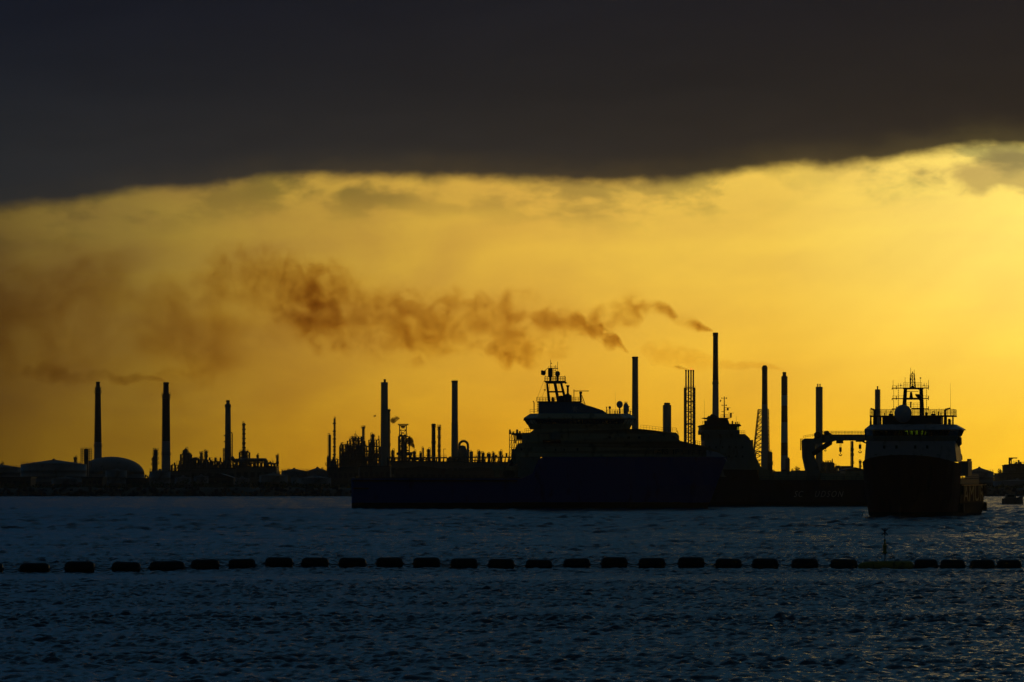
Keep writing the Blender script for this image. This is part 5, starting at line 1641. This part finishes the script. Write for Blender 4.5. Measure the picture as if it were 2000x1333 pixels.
# monkey island level
LM = 14.0
k_ = lambda px: cl(px, LM)
z28, z13 = cz(829.5, LM), cz(814.5, LM)
MB().box(k_(1723), k_(1836), LM, LM + 6, z28, z13).build('monkey_island', 'dark', C)
m = MB().box(k_(1699), k_(1862), LM - .4, LM + 7, z13 + .01, z13 + .3)
for px in (1700.5, 1711, 1720, 1836, 1848, 1861): m.box(k_(px - 1.4), k_(px + 1.4), LM, LM + .4, z28 - .3, z13)
m.build('upper_deck', 'dark', C)
m = MB()
for yy in (LM - .3, LM + 6.8): m.rail([(k_(1699.5), yy, z13 + .3), (k_(1861.5), yy, z13 + .3)], 1.15, 1.1, .045, 4)
for q in (1699.5, 1861.5): m.rail([(k_(q), LM - .3, z13 + .3), (k_(q), LM + 6.8, z13 + .3)], 1.15, 1.3, .045, 4)
m.rail([(k_(1696.5), LM + 2, z28 - .3), (k_(1700), LM + 2, z28 - .3)], 1.0, .4, .05, 3).rail([(k_(1848), LM, z28 - .2), (k_(1862), LM, z28 - .2)], 1.0, .5, .05, 3)
m.build('upper_railing', 'dark', C)
rr = 17 * .1
MB().ball((k_(1764.5), LM - .6, cz(808.5, LM)), 1.72, 1.04, 28, 18).lathe((k_(1764.5), LM - .6, z13 + .2), [(1.2, 0), (1.3, .6)], 20).build('large_radome', 'radome', C, smooth=True)
MB().ball((k_(1809.6), LM, cz(808.8, LM)), .3, 1.2).cyl((k_(1809.6), LM, z13), (k_(1809.6), LM, cz(811, LM)), .08, .08).build('small_radome', 'dark', C, smooth=True)
# water monitors
for px, sd in ((1847, 1), (1709, -1)):
    m = MB().cyl((k_(px), LM - 1, z28), (k_(px), LM - 1, cz(806, LM)), .3, .22, 8).cyl((k_(px), LM - 1, cz(806, LM)), (k_(px - .2 * sd), LM - 1, cz(801, LM)), .22, .26, 8)
    m.cyl((k_(px), LM - 1, cz(801, LM)), (k_(px + 10 * sd * (1 if sd > 0 else .75)), LM - 1, cz(798, LM)), .2, .13, 8).build('fire_monitor', 'dark', C)
for px in (1738.5, 1821.5):
    m = MB().box(k_(px - 4), k_(px + 4), LM + 1, LM + 2, cz(812, LM), cz(808.5, LM))
    for i in range(6):
        a0 = math.pi * i / 6; a1 = math.pi * (i + 1) / 6
        m.cyl((k_(px + 2.4 * math.cos(a0)), LM + 1.5, cz(808 - 4.5 * math.sin(a0), LM)), (k_(px + 2.4 * math.cos(a1)), LM + 1.5, cz(808 - 4.5 * math.sin(a1), LM)), .07, .07, 5)
    m.build('searchlight', 'dark', C)
m = MB()
for px, top, w in ((1724.5, 806, 2), (1829.5, 804, 2.4), (1834.5, 806, 1), (1860, 811, 2), (1851, 818, 5)): m.box(k_(px - w / 2), k_(px + w / 2), LM + 3, LM + 3.3, z13 if top < 812 else z28, cz(top, LM))
m.cyl((k_(1854.8), LM + 2, z13), (k_(1854.2), LM + 2, cz(748, LM)), .05, .02, 4).cyl((k_(1832, ), LM + 2, z13), (k_(1832), LM + 2, cz(796, LM)), .03, .02, 4)
m.build('deck_fitting', 'dark', C)
# mast
LK = 17.0
q_ = lambda px: cl(px, LK)
w_ = lambda py: cz(py, LK)
mm = MB()
for (a, ya, b, yb_, r0, r1) in ((1767.2, 759, 1763.5, 814, .22, .3), (1797.8, 759, 1799.8, 814, .24, .32)):
    mm.cyl((q_(a), LK, w_(ya)), (q_(b), LK, w_(yb_)), r0, r1, 8)
    mm.cyl((q_(a), LK + 2.4, w_(ya)), (q_(b), LK + 2.4, w_(yb_)), r0, r1, 8)
for py, a, b, t_ in ((759, 1764, 1801, .16), (779, 1766, 1800, .18), (798.5, 1780, 1799, .14)):
    mm.box(q_(a), q_(b), LK - .2, LK + 2.6, w_(py) - t_, w_(py) + t_)
# haunches
for py, xs2 in ((759, (1770, 1795)), (779, (1769, 1796))):
    for px, s in ((xs2[0], 1), (xs2[1], -1)):
        mm.prism([(q_(px), w_(py)), (q_(px + 4 * s), w_(py)), (q_(px), w_(py + 4))], LK - .1, LK + .1)
msto = mm.build('mast', 'dark', C)
m = MB()
for py, a, b in ((758.5, 1742.3, 1814), (779, 1742.3, 1814), (799, 1742.3, 1750), (799, 1803, 1814)):
    m.box(q_(a), q_(b), LK - .15, LK + .15, w_(py) - .09, w_(py) + .09)
    for px in ((1742.5, 1813.2) if b - a > 20 else ((1742.5,) if a < 1750 else (1813.2,))):
        m.box(q_(px - .6), q_(px + .6), LK - .2, LK + .2, w_(py + 3.0), w_(py - (4.5 if px > 1800 else .2)))
    if a < 1750: m.box(q_(1750), q_(1751.2), LK - .2, LK + .2, w_(py + 2.3), w_(py - 5))
m.build('yardarm', 'dark', msto)
m = MB()
for px, top, bot in ((1744.3, 742, 758.5), (1754.6, 749, 795), (1759.4, 748, 758.5), (1767.8, 737, 758), (1745.4, 758, 804), (1797.8, 738, 758), (1805, 748, 758.5), (1809.7, 748, 811), (1813.5, 742, 758.5),
                     (1778.7, 718.5, 731), (1785.5, 722, 731), (1777.2, 732, 757)):
    m.cyl((q_(px), LK, w_(bot)), (q_(px), LK, w_(top)), .055, .035, 5)
m.ball((q_(1797.8), LK, w_(738.8)), .18, .7, 8, 6).ball((q_(1759.4), LK, w_(753)), .16, .8, 8, 6).ball((q_(1804.8), LK, w_(753)), .15, .8, 8, 6)
for px in (1754.6, 1809.7):
    for py in range(763, 797, 4): m.box(q_(px - .9), q_(px + .9), LK - .05, LK + .05, w_(py) - .025, w_(py) + .025)
m.build('antenna', 'dark', msto)
m = MB()
m.cyl((q_(1777.4), LK, w_(758)), (q_(1779.3), LK, w_(731)), .14, .1, 6).cyl((q_(1787.8), LK, w_(758)), (q_(1785.7), LK, w_(731)), .14, .1, 6).cyl((q_(1782.4), LK, w_(758)), (q_(1782.4), LK, w_(733)), .07, .07, 5)
for py, a, b in ((730.5, 1778.5, 1786.5), (741, 1776.5, 1788), (733, 1779, 1786), (748, 1778, 1787), (754, 1777, 1788)):
    m.box(q_(a), q_(b), LK - .15, LK + .15, w_(py) - .06, w_(py) + .06)
for i, (p0, p1) in enumerate(((758, 748), (748, 741), (741, 733))):
    m.cyl((q_(1778), LK, w_(p0)), (q_(1787), LK, w_(p1)), .05, .05, 4).cyl((q_(1787), LK, w_(p0)), (q_(1778), LK, w_(p1)), .05, .05, 4)
m.box(q_(1781.5), q_(1783), LK - .1, LK + .1, w_(730), w_(726)).lathe((q_(1782.3), LK, w_(758)), [(.4, 0), (.25, .3), (.05, .5)], 8)
m.build('topmast', 'dark', msto)
m = MB()
m.rail([(q_(1764.5), LK - .2, w_(757.3)), (q_(1800.5), LK - .2, w_(757.3))], .95, .7, .035, 3)
m.rail([(q_(1743), LK, w_(758)), (q_(1764), LK, w_(758))], .45, .9, .03, 1).rail([(q_(1801), LK, w_(758)), (q_(1814), LK, w_(758))], .45, .7, .03, 1)
m.rail([(q_(1743), LK, w_(778.5)), (q_(1765), LK, w_(778.5))], .5, .9, .03, 1).rail([(q_(1801), LK, w_(778.5)), (q_(1814), LK, w_(778.5))], .5, .7, .03, 1)
m.rail([(q_(1768), LK + 2.4, w_(797)), (q_(1796), LK + 2.4, w_(797))], 1.0, .8, .035, 3)
m.build('mast_railing', 'dark', msto)
m = MB().prism([(q_(1788), w_(772)), (q_(1788), w_(770)), (q_(1796), w_(770.5)), (q_(1796), w_(779)), (q_(1790), w_(776))], LK - .4, LK + .4)
m.prism([(q_(1776.5), w_(778)), (q_(1778), w_(766)), (q_(1781), w_(766)), (q_(1783), w_(778))], LK - .4, LK + .4).box(q_(1770), q_(1794), LK - .3, LK - .1, w_(765.5), w_(764.5))
m.lathe((q_(1779), LK, w_(797)), [(.12, 0), (.12, .8), (.16, .82), (.16, 1.2)], 8).build('radar_unit', 'dark', msto)
# bridge wing gear on the port side
m = MB().box(cl(1866, 16), cl(1874, 16), 15, 18, cz(866, 16), cz(852, 16)).prism([(cl(1868, 16), cz(852, 16)), (cl(1876.5, 16), cz(855, 16)), (cl(1877, 16), cz(868, 16)), (cl(1872, 16), cz(873, 16)), (cl(1868, 16), cz(862, 16))], 15.2, 17.8)
m.rail([(cl(1872, 15), 15, cz(868, 15)), (cl(1878, 15), 15, cz(868, 15))], 1.0, .4, .05, 3).build('wing_platform', 'dark', C)
# anchor line / discharge at the bow
m = MB().cyl((cl(1689.5, 6), 4, cz(998, 6)), (cl(1685, 6), 4, .1), .06, .22, 7)
o = m.build('discharge_stream', 'foam', None, origin=(0, 0, 0))
o.matrix_world = Matrix.Translation((X0, Y0, 0)) @ Matrix.Rotation(-TH, 4, 'Z')
tag(o, 'thin white stream of water falling beside the bow-on ship', 'water stream', kind='stuff')

# small launch by the right edge
Y = 1130
t = thing('motor_launch', 'small pale motor launch on the water at the right edge', 'boat', (X(1977, Y), Y, 0))
rr = []
for px, hb, zt in ((1957, .7, 1.6), (1962, 1.5, 1.6), (1975, 1.9, 1.7), (1990, 1.5, 2.0), (1998, .2, 2.5)):
    x = X(px, Y); rr.append([(x, Y - hb, zt), (x, Y - hb * .8, .1), (x, Y, -.5), (x, Y + hb * .8, .1), (x, Y + hb, zt)])
MB().loft(rr).build('hull', 'tank_grey', t)
MB().loft([[(X(a, Y), Y - 1.2, 1.6), (X(b, Y), Y - 1.2, 1.6), (X(b, Y), Y + 1.2, 1.6), (X(a, Y), Y + 1.2, 1.6)] if i == 0 else [(X(a, Y), Y - 1, 2.9), (X(b, Y), Y - 1, 2.9), (X(b, Y), Y + 1, 2.9), (X(a, Y), Y + 1, 2.9)] for i, (a, b) in enumerate(((1962, 1985), (1965, 1981)))]).build('cabin', 'bridge_grey', t)
MB().box(X(1967, Y), X(1980, Y), Y - 1.15, Y - 1.05, 2.1, 2.6).build('window', 'dark_letter', t)

# ================================================================== FLOATING BOOM LINE
FL = [(-50, 4, 1099, 1119), (38, 95, 1099, 1119.5), (126, 183, 1097, 1119.3), (218, 273, 1097.5, 1117.5), (292, 359, 1096.5, 1115.5), (373, 427, 1092, 1113), (446, 498, 1091.5, 1111.5), (518, 571, 1089, 1109.5),
      (589, 641, 1089, 1109), (662, 714, 1089.8, 1109.3), (735, 786, 1089, 1109.3), (807, 859, 1089.2, 1109.3), (880, 932, 1091, 1111), (954, 1004, 1091.7, 1111.3), (1027, 1078, 1093, 1110.5), (1101, 1152, 1090.5, 1109.5),
      (1175, 1225, 1088.8, 1109.8), (1248, 1299, 1089.8, 1110.2), (1325, 1376, 1088.6, 1109.6), (1398, 1449, 1091, 1109.8), (1470, 1520, 1091, 1110.8), (1547, 1598, 1091, 1110.8), (1623, 1675, 1092, 1110.5),
      (1677, 1785, 1095.5, 1111), (1787, 1832, 1092.6, 1110.5), (1838, 1885, 1093.3, 1110.3), (1896, 1943, 1093.2, 1110.5), (1949, 1995, 1093.2, 1110.3)]
ORD = ['first', 'second', 'third', 'fourth', 'fifth', 'sixth', 'seventh', 'eighth', 'ninth', 'tenth', 'eleventh', 'twelfth', 'thirteenth', 'fourteenth', 'fifteenth', 'sixteenth', 'seventeenth', 'eighteenth', 'nineteenth',
       'twentieth', 'twenty-first', 'twenty-second', 'twenty-third', 'twenty-fourth', 'twenty-fifth', 'twenty-sixth', 'twenty-seventh', 'twenty-eighth']
G_F = 'floats of the boom line across the water'


def make_float(ln=2.28, dia=1.12):
    """a horizontal barrel of length ln, its axis along x, centred on the origin"""
    t = bpy.data.objects.new('boom_float', None); COL.objects.link(t)
    r = dia / 2; c = .26
    prof = [(-ln / 2, r * .05), (-ln / 2, r * .62), (-ln / 2 + c * .25, r * .80), (-ln / 2 + c * .8, r * .95), (-ln / 2 + c * 1.4, r), (-.5, r * 1.0), (.5, r * 1.0), (ln / 2 - c * 1.4, r), (ln / 2 - c * .8, r * .95), (ln / 2 - c * .25, r * .80), (ln / 2, r * .62), (ln / 2, r * .05)]
    m = MB(); n = 28
    for x, rad in prof:
        for i in range(n):
            a = 2 * math.pi * i / n
            m.v.append((x, rad * math.cos(a), rad * math.sin(a)))
    for k in range(len(prof) - 1):
        for i in range(n):
            j = (i + 1) % n
            m.f.append((k * n + i, (k + 1) * n + i, (k + 1) * n + j, k * n + j))
    m.f.append(tuple(range(n))); m.f.append(tuple((len(prof) - 1) * n + i for i in range(n))[::-1])
    m.build('shell', 'float_black', t, smooth=True)
    for s in (-1, 1):
        q = MB()
        for i in range(20):
            a0 = 2 * math.pi * i / 20; a1 = 2 * math.pi * (i + 1) / 20
            q.cyl((s * .62, (r + .008) * math.cos(a0), (r + .008) * math.sin(a0)), (s * .62, (r + .008) * math.cos(a1), (r + .008) * math.sin(a1)), .022, .022, 5)
        q.build('strap', 'rope', t)
        MB().cyl((s * ln / 2, 0, 0), (s * (ln / 2 + .06), 0, 0), .12, .10, 10).tube([(s * (ln / 2 + .05), 0, -.07), (s * (ln / 2 + .16), 0, 0), (s * (ln / 2 + .05), 0, .07)], .022, 5).build('shackle', 'steel', t)
    return t


def copy_tree(src):
    r = src.copy(); COL.objects.link(r)
    for ch in list(src.children):
        c = ch.copy(); COL.objects.link(c); c.parent = r
    return r


proto = make_float(); used = False
ends = []
tex = ['slightly weathered', 'squat', 'round-shouldered', 'evenly rounded', 'scuffed']
for i, (a, b, top, bot) in enumerate(FL):
    Yf = H * F / (bot - HOR)
    xa_, xb2 = X(a, Yf), X(b, Yf)
    zt = Z(top, Yf)
    if i == 23:
        ends.append((xa_, xb2, Yf, .3)); continue
    if not used: f = proto; used = True
    else: f = copy_tree(proto)
    ln = xb2 - xa_
    s = (ln / 2.28)
    sz = min(1.0, 1.0)
    f.location = ((xa_ + xb2) / 2, Yf + .4, zt - .56)
    f.scale = (s, 1, 1)
    tilt = {3: 1.2, 5: -1.5, 15: -1.8, 19: 1.3, 20: .6, 22: .9, 4: -.7, 6: -.8}.get(i, random.uniform(-1.1, 1.1))
    f.rotation_euler = (random.uniform(0, 6), math.radians(tilt), random.uniform(-.05, .05))
    f.rotation_euler = (0, math.radians(tilt), random.uniform(-.12, .12))
    f.location.z += random.uniform(-.045, .02)
    if i == 0: lab = 'black float cut off by the left edge of the photo'
    elif i == 4: lab = 'longest black barrel float, the fifth counted from the left edge'
    elif i == 22: lab = 'black float touching the left end of the yellow marker float'
    elif i == 24: lab = 'black float touching the right end of the yellow marker float'
    elif i == 27: lab = 'rightmost black float of the boom line'
    elif i > 24: lab = ('low black float, %s to the right of the yellow marker float' % ('second' if i == 25 else 'third'))
    else: lab = 'black barrel float with rounded ends, %s counted from the left edge' % ORD[i]
    tag(f, lab, 'float', G_F)
    ends.append((xa_, xb2, Yf + .4, zt - .56))

# yellow marker float with its mast
a, b, top, bot = FL[23]
Ym = H * F / (bot - HOR); xa_, xb2 = X(a, Ym), X(b, Ym); xm = X(1729, Ym); ztm = Z(1095.5, Ym)
t = thing('marker_float', 'long low yellow float carrying a thin mast with cross topmark', 'float', ((xa_ + xb2) / 2, Ym, 0))
m = MB(); n = 20; ln = xb2 - xa_
secs = [(0, .12), (.04, .30), (.12, .40), (.35, .46), (.6, .48), (.9, .48), (.96, .44), (.99, .3), (1, .1)]
rings = []
for u, rad in secs:
    rings.append([(xa_ + ln * u, Ym + .4 + rad * 1.2 * math.cos(2 * math.pi * i / n), ztm - .5 + rad * math.sin(2 * math.pi * i / n)) for i in range(n)])
m.loft([r_[::-1] for r_ in rings]); m.build('shell', 'yellow', t, smooth=True)
zb = ztm - .02; zt_ = Z(1033, Ym)
mk = MB().cyl((xm, Ym + .4, zb - .1), (xm, Ym + .4, Z(1039, Ym)), .035, .03, 8).build('mast', 'dark', t)
m = MB()
for s in (-1, 1):
    for z0_, z1_ in ((Z(1046, Ym), Z(1032.5, Ym)),):
        c0 = (xm - s * .27, Ym + .4 - .02 * s, z0_); c1 = (xm + s * .27, Ym + .4 - .02 * s, z1_)
        m.cyl(c0, c1, .05, .05, 6)
        m.cyl((xm + .0, Ym + .4 - .27 * s, z0_), (xm, Ym + .4 + .27 * s, z1_), .05, .05, 6)
m.build('topmark', 'dark', mk)
m = MB()
for px, yy in ((1711.5, -.3), (1719, .9), (1743, 1.0), (1750.5, -.2), (1731.5, .1)):
    m.cyl((X(px, Ym), Ym + .4 + yy * .5, ztm + .0), (xm, Ym + .4, Z(1060, Ym)), .018, .018, 5)
m.build('stay', 'dark', t)
m = MB().lathe((xm, Ym + .4, Z(1081.5, Ym)), [(.22, 0), (.24, .05), (.15, .2), (.14, .55), (.2, .62), (.2, .68), (.1, .75), (.07, 1.05), (.1, 1.1), (.1, 1.2)], 12); m.build('lantern', 'yellow', t, smooth=False)

# tethers between the floats
G_R = 'tethers linking the floats'
for i in range(len(ends) - 1):
    x0, y0, z0 = ends[i][1], ends[i][2], ends[i][3]; x1, y1, z1 = ends[i + 1][0], ends[i + 1][2], ends[i + 1][3]
    if x1 - x0 < .18: continue
    m = MB(); n = 12
    for strand in (0, 1):
        pts = []
        for k in range(n + 1):
            u = k / n
            sag = (.13 + .05 * strand) * 4 * u * (1 - u)
            pts.append((x0 + (x1 - x0) * u, y0 + (y1 - y0) * u + .05 * strand, z0 + (z1 - z0) * u - sag + .06 * (1 - 2 * strand)))
        m.tube(pts, .035, 5)
        if strand == 0:
            for p in pts[1:-1:2]: m.ball(p, .06, .8, 6, 4)
    nm = (lambda j: 'yellow marker float' if j == 23 else ('%s float' % ORD[j]))
    lab = 'thin double tether between the %s and the %s from the left' % (nm(i), nm(i + 1))
    if i >= 24: lab = 'thin double tether between the %s and %s floats right of the yellow one' % (('first', 'second', 'third', 'fourth')[i - 24], ('second', 'third', 'fourth')[i - 24])
    o = m.build('tether', 'rope', None, origin=((x0 + x1) / 2, y0, z0))
    tag(o, lab, 'tether', G_R)

# ================================================================== SMOKE AND STEAM (real volumes)
def plume(name, label, cat, path, Y, dens, col, nscale=.09, ysq=1.0, scat=0.0, step=.12, thresh=.42, seed=0.0, soft=.55, band=.22, gain=None):
    """path: [(px, py, r_px)] from right to left.  The density follows the path, torn by noise."""
    k = Y / F
    P = [(X(p, Y), Z(q, Y), r * k) for p, q, r in path]
    P = sorted(P)
    xs = [p[0] for p in P]
    o0 = Vector(((xs[0] + xs[-1]) / 2, Y, sum(p[1] for p in P) / len(P)))
    m = MB(); n = 14; rings = []
    S = max(12, len(P) * 3)
    def at(x):
        for (a, z0, r0), (b, z1, r1) in zip(P[:-1], P[1:]):
            if a <= x <= b:
                u = (x - a) / (b - a); u2 = u * u * (3 - 2 * u)
                return z0 + (z1 - z0) * u2, r0 + (r1 - r0) * u2
        return P[-1][1], P[-1][2]
    for i in range(S + 1):
        x = xs[0] + (xs[-1] - xs[0]) * i / S
        z, r = at(x)
        if i in (0, S): r *= .5
        rings.append([(x, Y + 1.05 * r * ysq * math.cos(2 * math.pi * j / n), z + 1.05 * r * math.sin(2 * math.pi * j / n)) for j in range(n)])
    m.loft(rings)
    mt = bpy.data.materials.new(name + '_volume'); mt.use_nodes = True
    T = mt.node_tree
    T.nodes.remove(T.nodes['Principled BSDF'])
    out = T.nodes['Material Output']
    t = T.nodes.new('ShaderNodeTexCoord')
    s = T.nodes.new('ShaderNodeSeparateXYZ'); T.links.new(t.outputs['Object'], s.inputs[0])
    lp = [(x - o0.x, z - o0.z, r) for x, z, r in P]
    # warp the coordinates so that the outline billows
    wn = T.nodes.new('ShaderNodeTexNoise'); wn.inputs['Scale'].default_value = nscale * .6; wn.inputs['Detail'].default_value = 3
    mp = T.nodes.new('ShaderNodeMapping'); mp.inputs['Location'].default_value = (seed, seed * 2, 0)
    T.links.new(t.outputs['Object'], mp.inputs[0]); T.links.new(mp.outputs[0], wn.inputs['Vector'])
    zc = fcurve(s.outputs[0], [(a, b) for a, b, c in lp], T=T)
    rc = fcurve(s.outputs[0], [(a, c) for a, b, c in lp], T=T)
    dz = mth('SUBTRACT', s.outputs[2], zc, T=T)
    dyv = mth('DIVIDE', s.outputs[1], ysq, T=T)
    dist = mth('DIVIDE', mth('SQRT', mth('ADD', mth('MULTIPLY', dz, dz, T=T), mth('MULTIPLY', dyv, dyv, T=T), T=T), T=T), rc, T=T)
    n1 = noise(mp.outputs[0], nscale, 6, .56, .45, T=T)
    body = mth('SUBTRACT', 1.0, dist, T=T)
    cn = mrange(rc, 0.0, 9.0, .8, 4.6, smooth=False, T=T)
    v = mth('ADD', mth('MULTIPLY', body, .85, T=T), mth('MULTIPLY', mth('SUBTRACT', n1, thresh + .14, T=T), cn, T=T), T=T)
    v = mth('MULTIPLY', mrange(v, 0.0, soft, T=T), mrange(body, 0.0, .30, T=T), T=T)
    veil_ = mth('MULTIPLY', mth('MULTIPLY', mrange(body, 0.0, .7, T=T), mrange(noise(mp.outputs[0], nscale * .5, 3, .5, .2, T=T), .35, .65, .25, 1.0, T=T), T=T), band, T=T)
    v = mth('ADD', v, veil_, T=T)
    if gain:
        v = mth('MULTIPLY', v, fcurve(s.outputs[0], [(X(p, Y) - o0.x, g_) for p, g_ in sorted(gain)], T=T), T=T)
    # thinner where the plume is wide
    d = mth('MULTIPLY', v, dens, T=T)
    ab = T.nodes.new('ShaderNodeVolumeAbsorption'); ab.inputs['Color'].default_value = (*col, 1)
    T.links.new(d, ab.inputs['Density'])
    last = ab.outputs[0]
    if scat > 0:
        sc_ = T.nodes.new('ShaderNodeVolumeScatter'); sc_.inputs['Color'].default_value = (.8, .6, .4, 1); sc_.inputs['Anisotropy'].default_value = .5
        T.links.new(mth('MULTIPLY', d, scat, T=T), sc_.inputs['Density'])
        ad = T.nodes.new('ShaderNodeAddShader'); T.links.new(last, ad.inputs[0]); T.links.new(sc_.outputs[0], ad.inputs[1]); last = ad.outputs[0]
    T.links.new(last, out.inputs['Volume'])
    mt.cycles.volume_step_rate = step
    o = m.build(name, mt, None, origin=tuple(o0))
    tag(o, label, cat, kind='stuff')
    return o


BR = (.68, .50, .16)
plume('brown_smoke', 'dense brown smoke trailing left from the tallest stack', 'smoke',
      [(1393, 647, 3), (1375, 641, 10), (1350, 631, 19), (1325, 622, 20), (1300, 606, 20), (1275, 600, 20), (1255, 600, 40), (1230, 604, 52), (1205, 615, 48), (1180, 630, 46), (1140, 634, 52), (1100, 634, 60),
       (1060, 632, 70), (1010, 632, 80), (960, 630, 80), (900, 626, 84), (850, 634, 88), (800, 634, 96), (740, 626, 104), (690, 610, 110), (640, 600, 118), (590, 585, 112), (540, 560, 100), (490, 545, 88), (430, 535, 72), (370, 545, 30)],
      2310, .096, BR, nscale=.095, step=.045, thresh=.40, soft=1.05, band=.3, seed=3.3, ysq=.75,
      gain=[(1393, 7.0), (1365, 5.0), (1330, 3.6), (1270, 2.0), (1235, 1.1), (1180, .85), (1010, .75), (900, .8), (800, .9), (700, .5), (630, 1.1), (560, .75), (480, .5), (380, .3)])
plume('brown_smoke', 'brown smoke curling up left of the straight stack behind the blue ship', 'smoke',
      [(1228, 690, 3), (1218, 680, 9), (1205, 668, 22), (1185, 662, 26), (1170, 648, 24), (1150, 645, 20), (1135, 630, 24), (1110, 630, 20), (1085, 632, 8)],
      2260, .15, BR, nscale=.17, step=.1, thresh=.38, soft=.6, seed=7.7, gain=[(1228, 1.6), (1200, 1.2), (1150, .8), (1085, .4)])
plume('brown_smoke', 'brown smoke patch hanging above the mast of the blue ship', 'smoke',
      [(1120, 690, 8), (1080, 690, 26), (1040, 694, 36), (1008, 694, 42), (975, 690, 34), (945, 684, 10)],
      2330, .08, BR, nscale=.11, step=.1, thresh=.38, soft=.8, seed=12.1, gain=[(1120, .5), (1050, .55), (1010, 1.2), (945, .6)])
plume('thin_smoke', 'faint smoke drifting left from the banded stack', 'smoke',
      [(1532, 725, 2), (1522, 721, 5), (1505, 716, 8), (1470, 713, 11), (1430, 714, 13), (1390, 710, 20), (1340, 700, 32), (1290, 690, 34), (1250, 684, 14)],
      2290, .075, (.8, .6, .25), nscale=.16, step=.1, thresh=.36, soft=.5, seed=5.0, gain=[(1532, 3), (1500, 1.3), (1400, .6), (1250, .4)])
plume('thin_smoke', 'brownish smoke thread blowing left from the thick dark stack', 'smoke',
      [(322, 745, 3), (308, 741, 6), (288, 739, 9), (262, 738, 13), (235, 743, 17), (200, 732, 16), (165, 738, 18), (120, 736, 26), (80, 728, 26), (40, 730, 14)],
      2060, .13, (.60, .44, .2), nscale=.15, step=.07, thresh=.38, soft=.45, seed=9.4, gain=[(322, 2.2), (290, 1.1), (235, .7), (165, .35), (110, .5), (40, .25)])
plume('old_smoke', 'wide thin brown smoke bank drifting over the left of the refinery', 'smoke',
      [(640, 600, 40), (580, 600, 110), (500, 620, 150), (430, 640, 170), (360, 650, 175), (300, 640, 175), (240, 620, 175), (170, 600, 180), (100, 600, 185), (20, 610, 185), (-80, 620, 170), (-180, 640, 70)],
      2400, .028, BR, nscale=.045, step=.05, thresh=.40, soft=1.0, band=.5, seed=15.0, ysq=.7, gain=[(640, .2), (500, .4), (400, .9), (370, 1.0), (300, .75), (200, .6), (100, .7), (-180, .7)])
plume('flare_smoke', 'short wisp of smoke leaving the flare pipes', 'smoke',
      [(1345, 722, 1.5), (1338, 720.5, 3), (1328, 718.5, 4), (1318, 716.5, 2)], 2200, .5, (.6, .45, .15), nscale=.4, step=.2, thresh=.34, soft=.5, seed=2.0)
GR = (.35, .34, .36)
plume('dark_steam', 'dark billow of steam wrapped round the lattice tower right of the wide stack', 'steam',
      [(792, 862, 5), (797, 862, 10), (802, 863, 13), (807, 868, 11), (810, 874, 4)], 2112, 1.6, GR, nscale=.42, step=.2, thresh=.40, soft=.6, seed=4.0)
plume('dark_steam', 'dark steam puff blowing out right of the wide stack', 'steam',
      [(762, 822, 2), (766, 822, 8), (771, 820, 9), (776, 818, 6), (781, 818, 2)], 2160, 1.3, GR, nscale=.5, step=.2, thresh=.44, soft=.6, seed=8.0)
plume('dark_steam', 'tiny dark puff left of the wide stack', 'steam',
      [(729, 813, 1.5), (732, 813, 3), (735, 812, 1.5)], 2160, 1.0, GR, nscale=.5, step=.3, thresh=.36, soft=.4, seed=6.0)

# ------------------------------------------------------------------ haze
mt = bpy.data.materials.new('haze_air'); mt.use_nodes = True
T = mt.node_tree; T.nodes.remove(T.nodes['Principled BSDF'])
pv = T.nodes.new('ShaderNodeVolumePrincipled')
pv.inputs['Color'].default_value = (.86, .84, .82, 1)
pv.inputs['Density'].default_value = HAZE
pv.inputs['Anisotropy'].default_value = .75
T.links.new(pv.outputs[0], T.nodes['Material Output'].inputs['Volume'])
m = MB().box(-2700, 2700, -300, 5200, -6, 130)
o = m.build('haze', mt)
tag(o, 'thin warm haze over the water and the works', 'haze', kind='stuff')

for o in bpy.data.objects:
    if '_o' in o.keys():
        del o['_o']
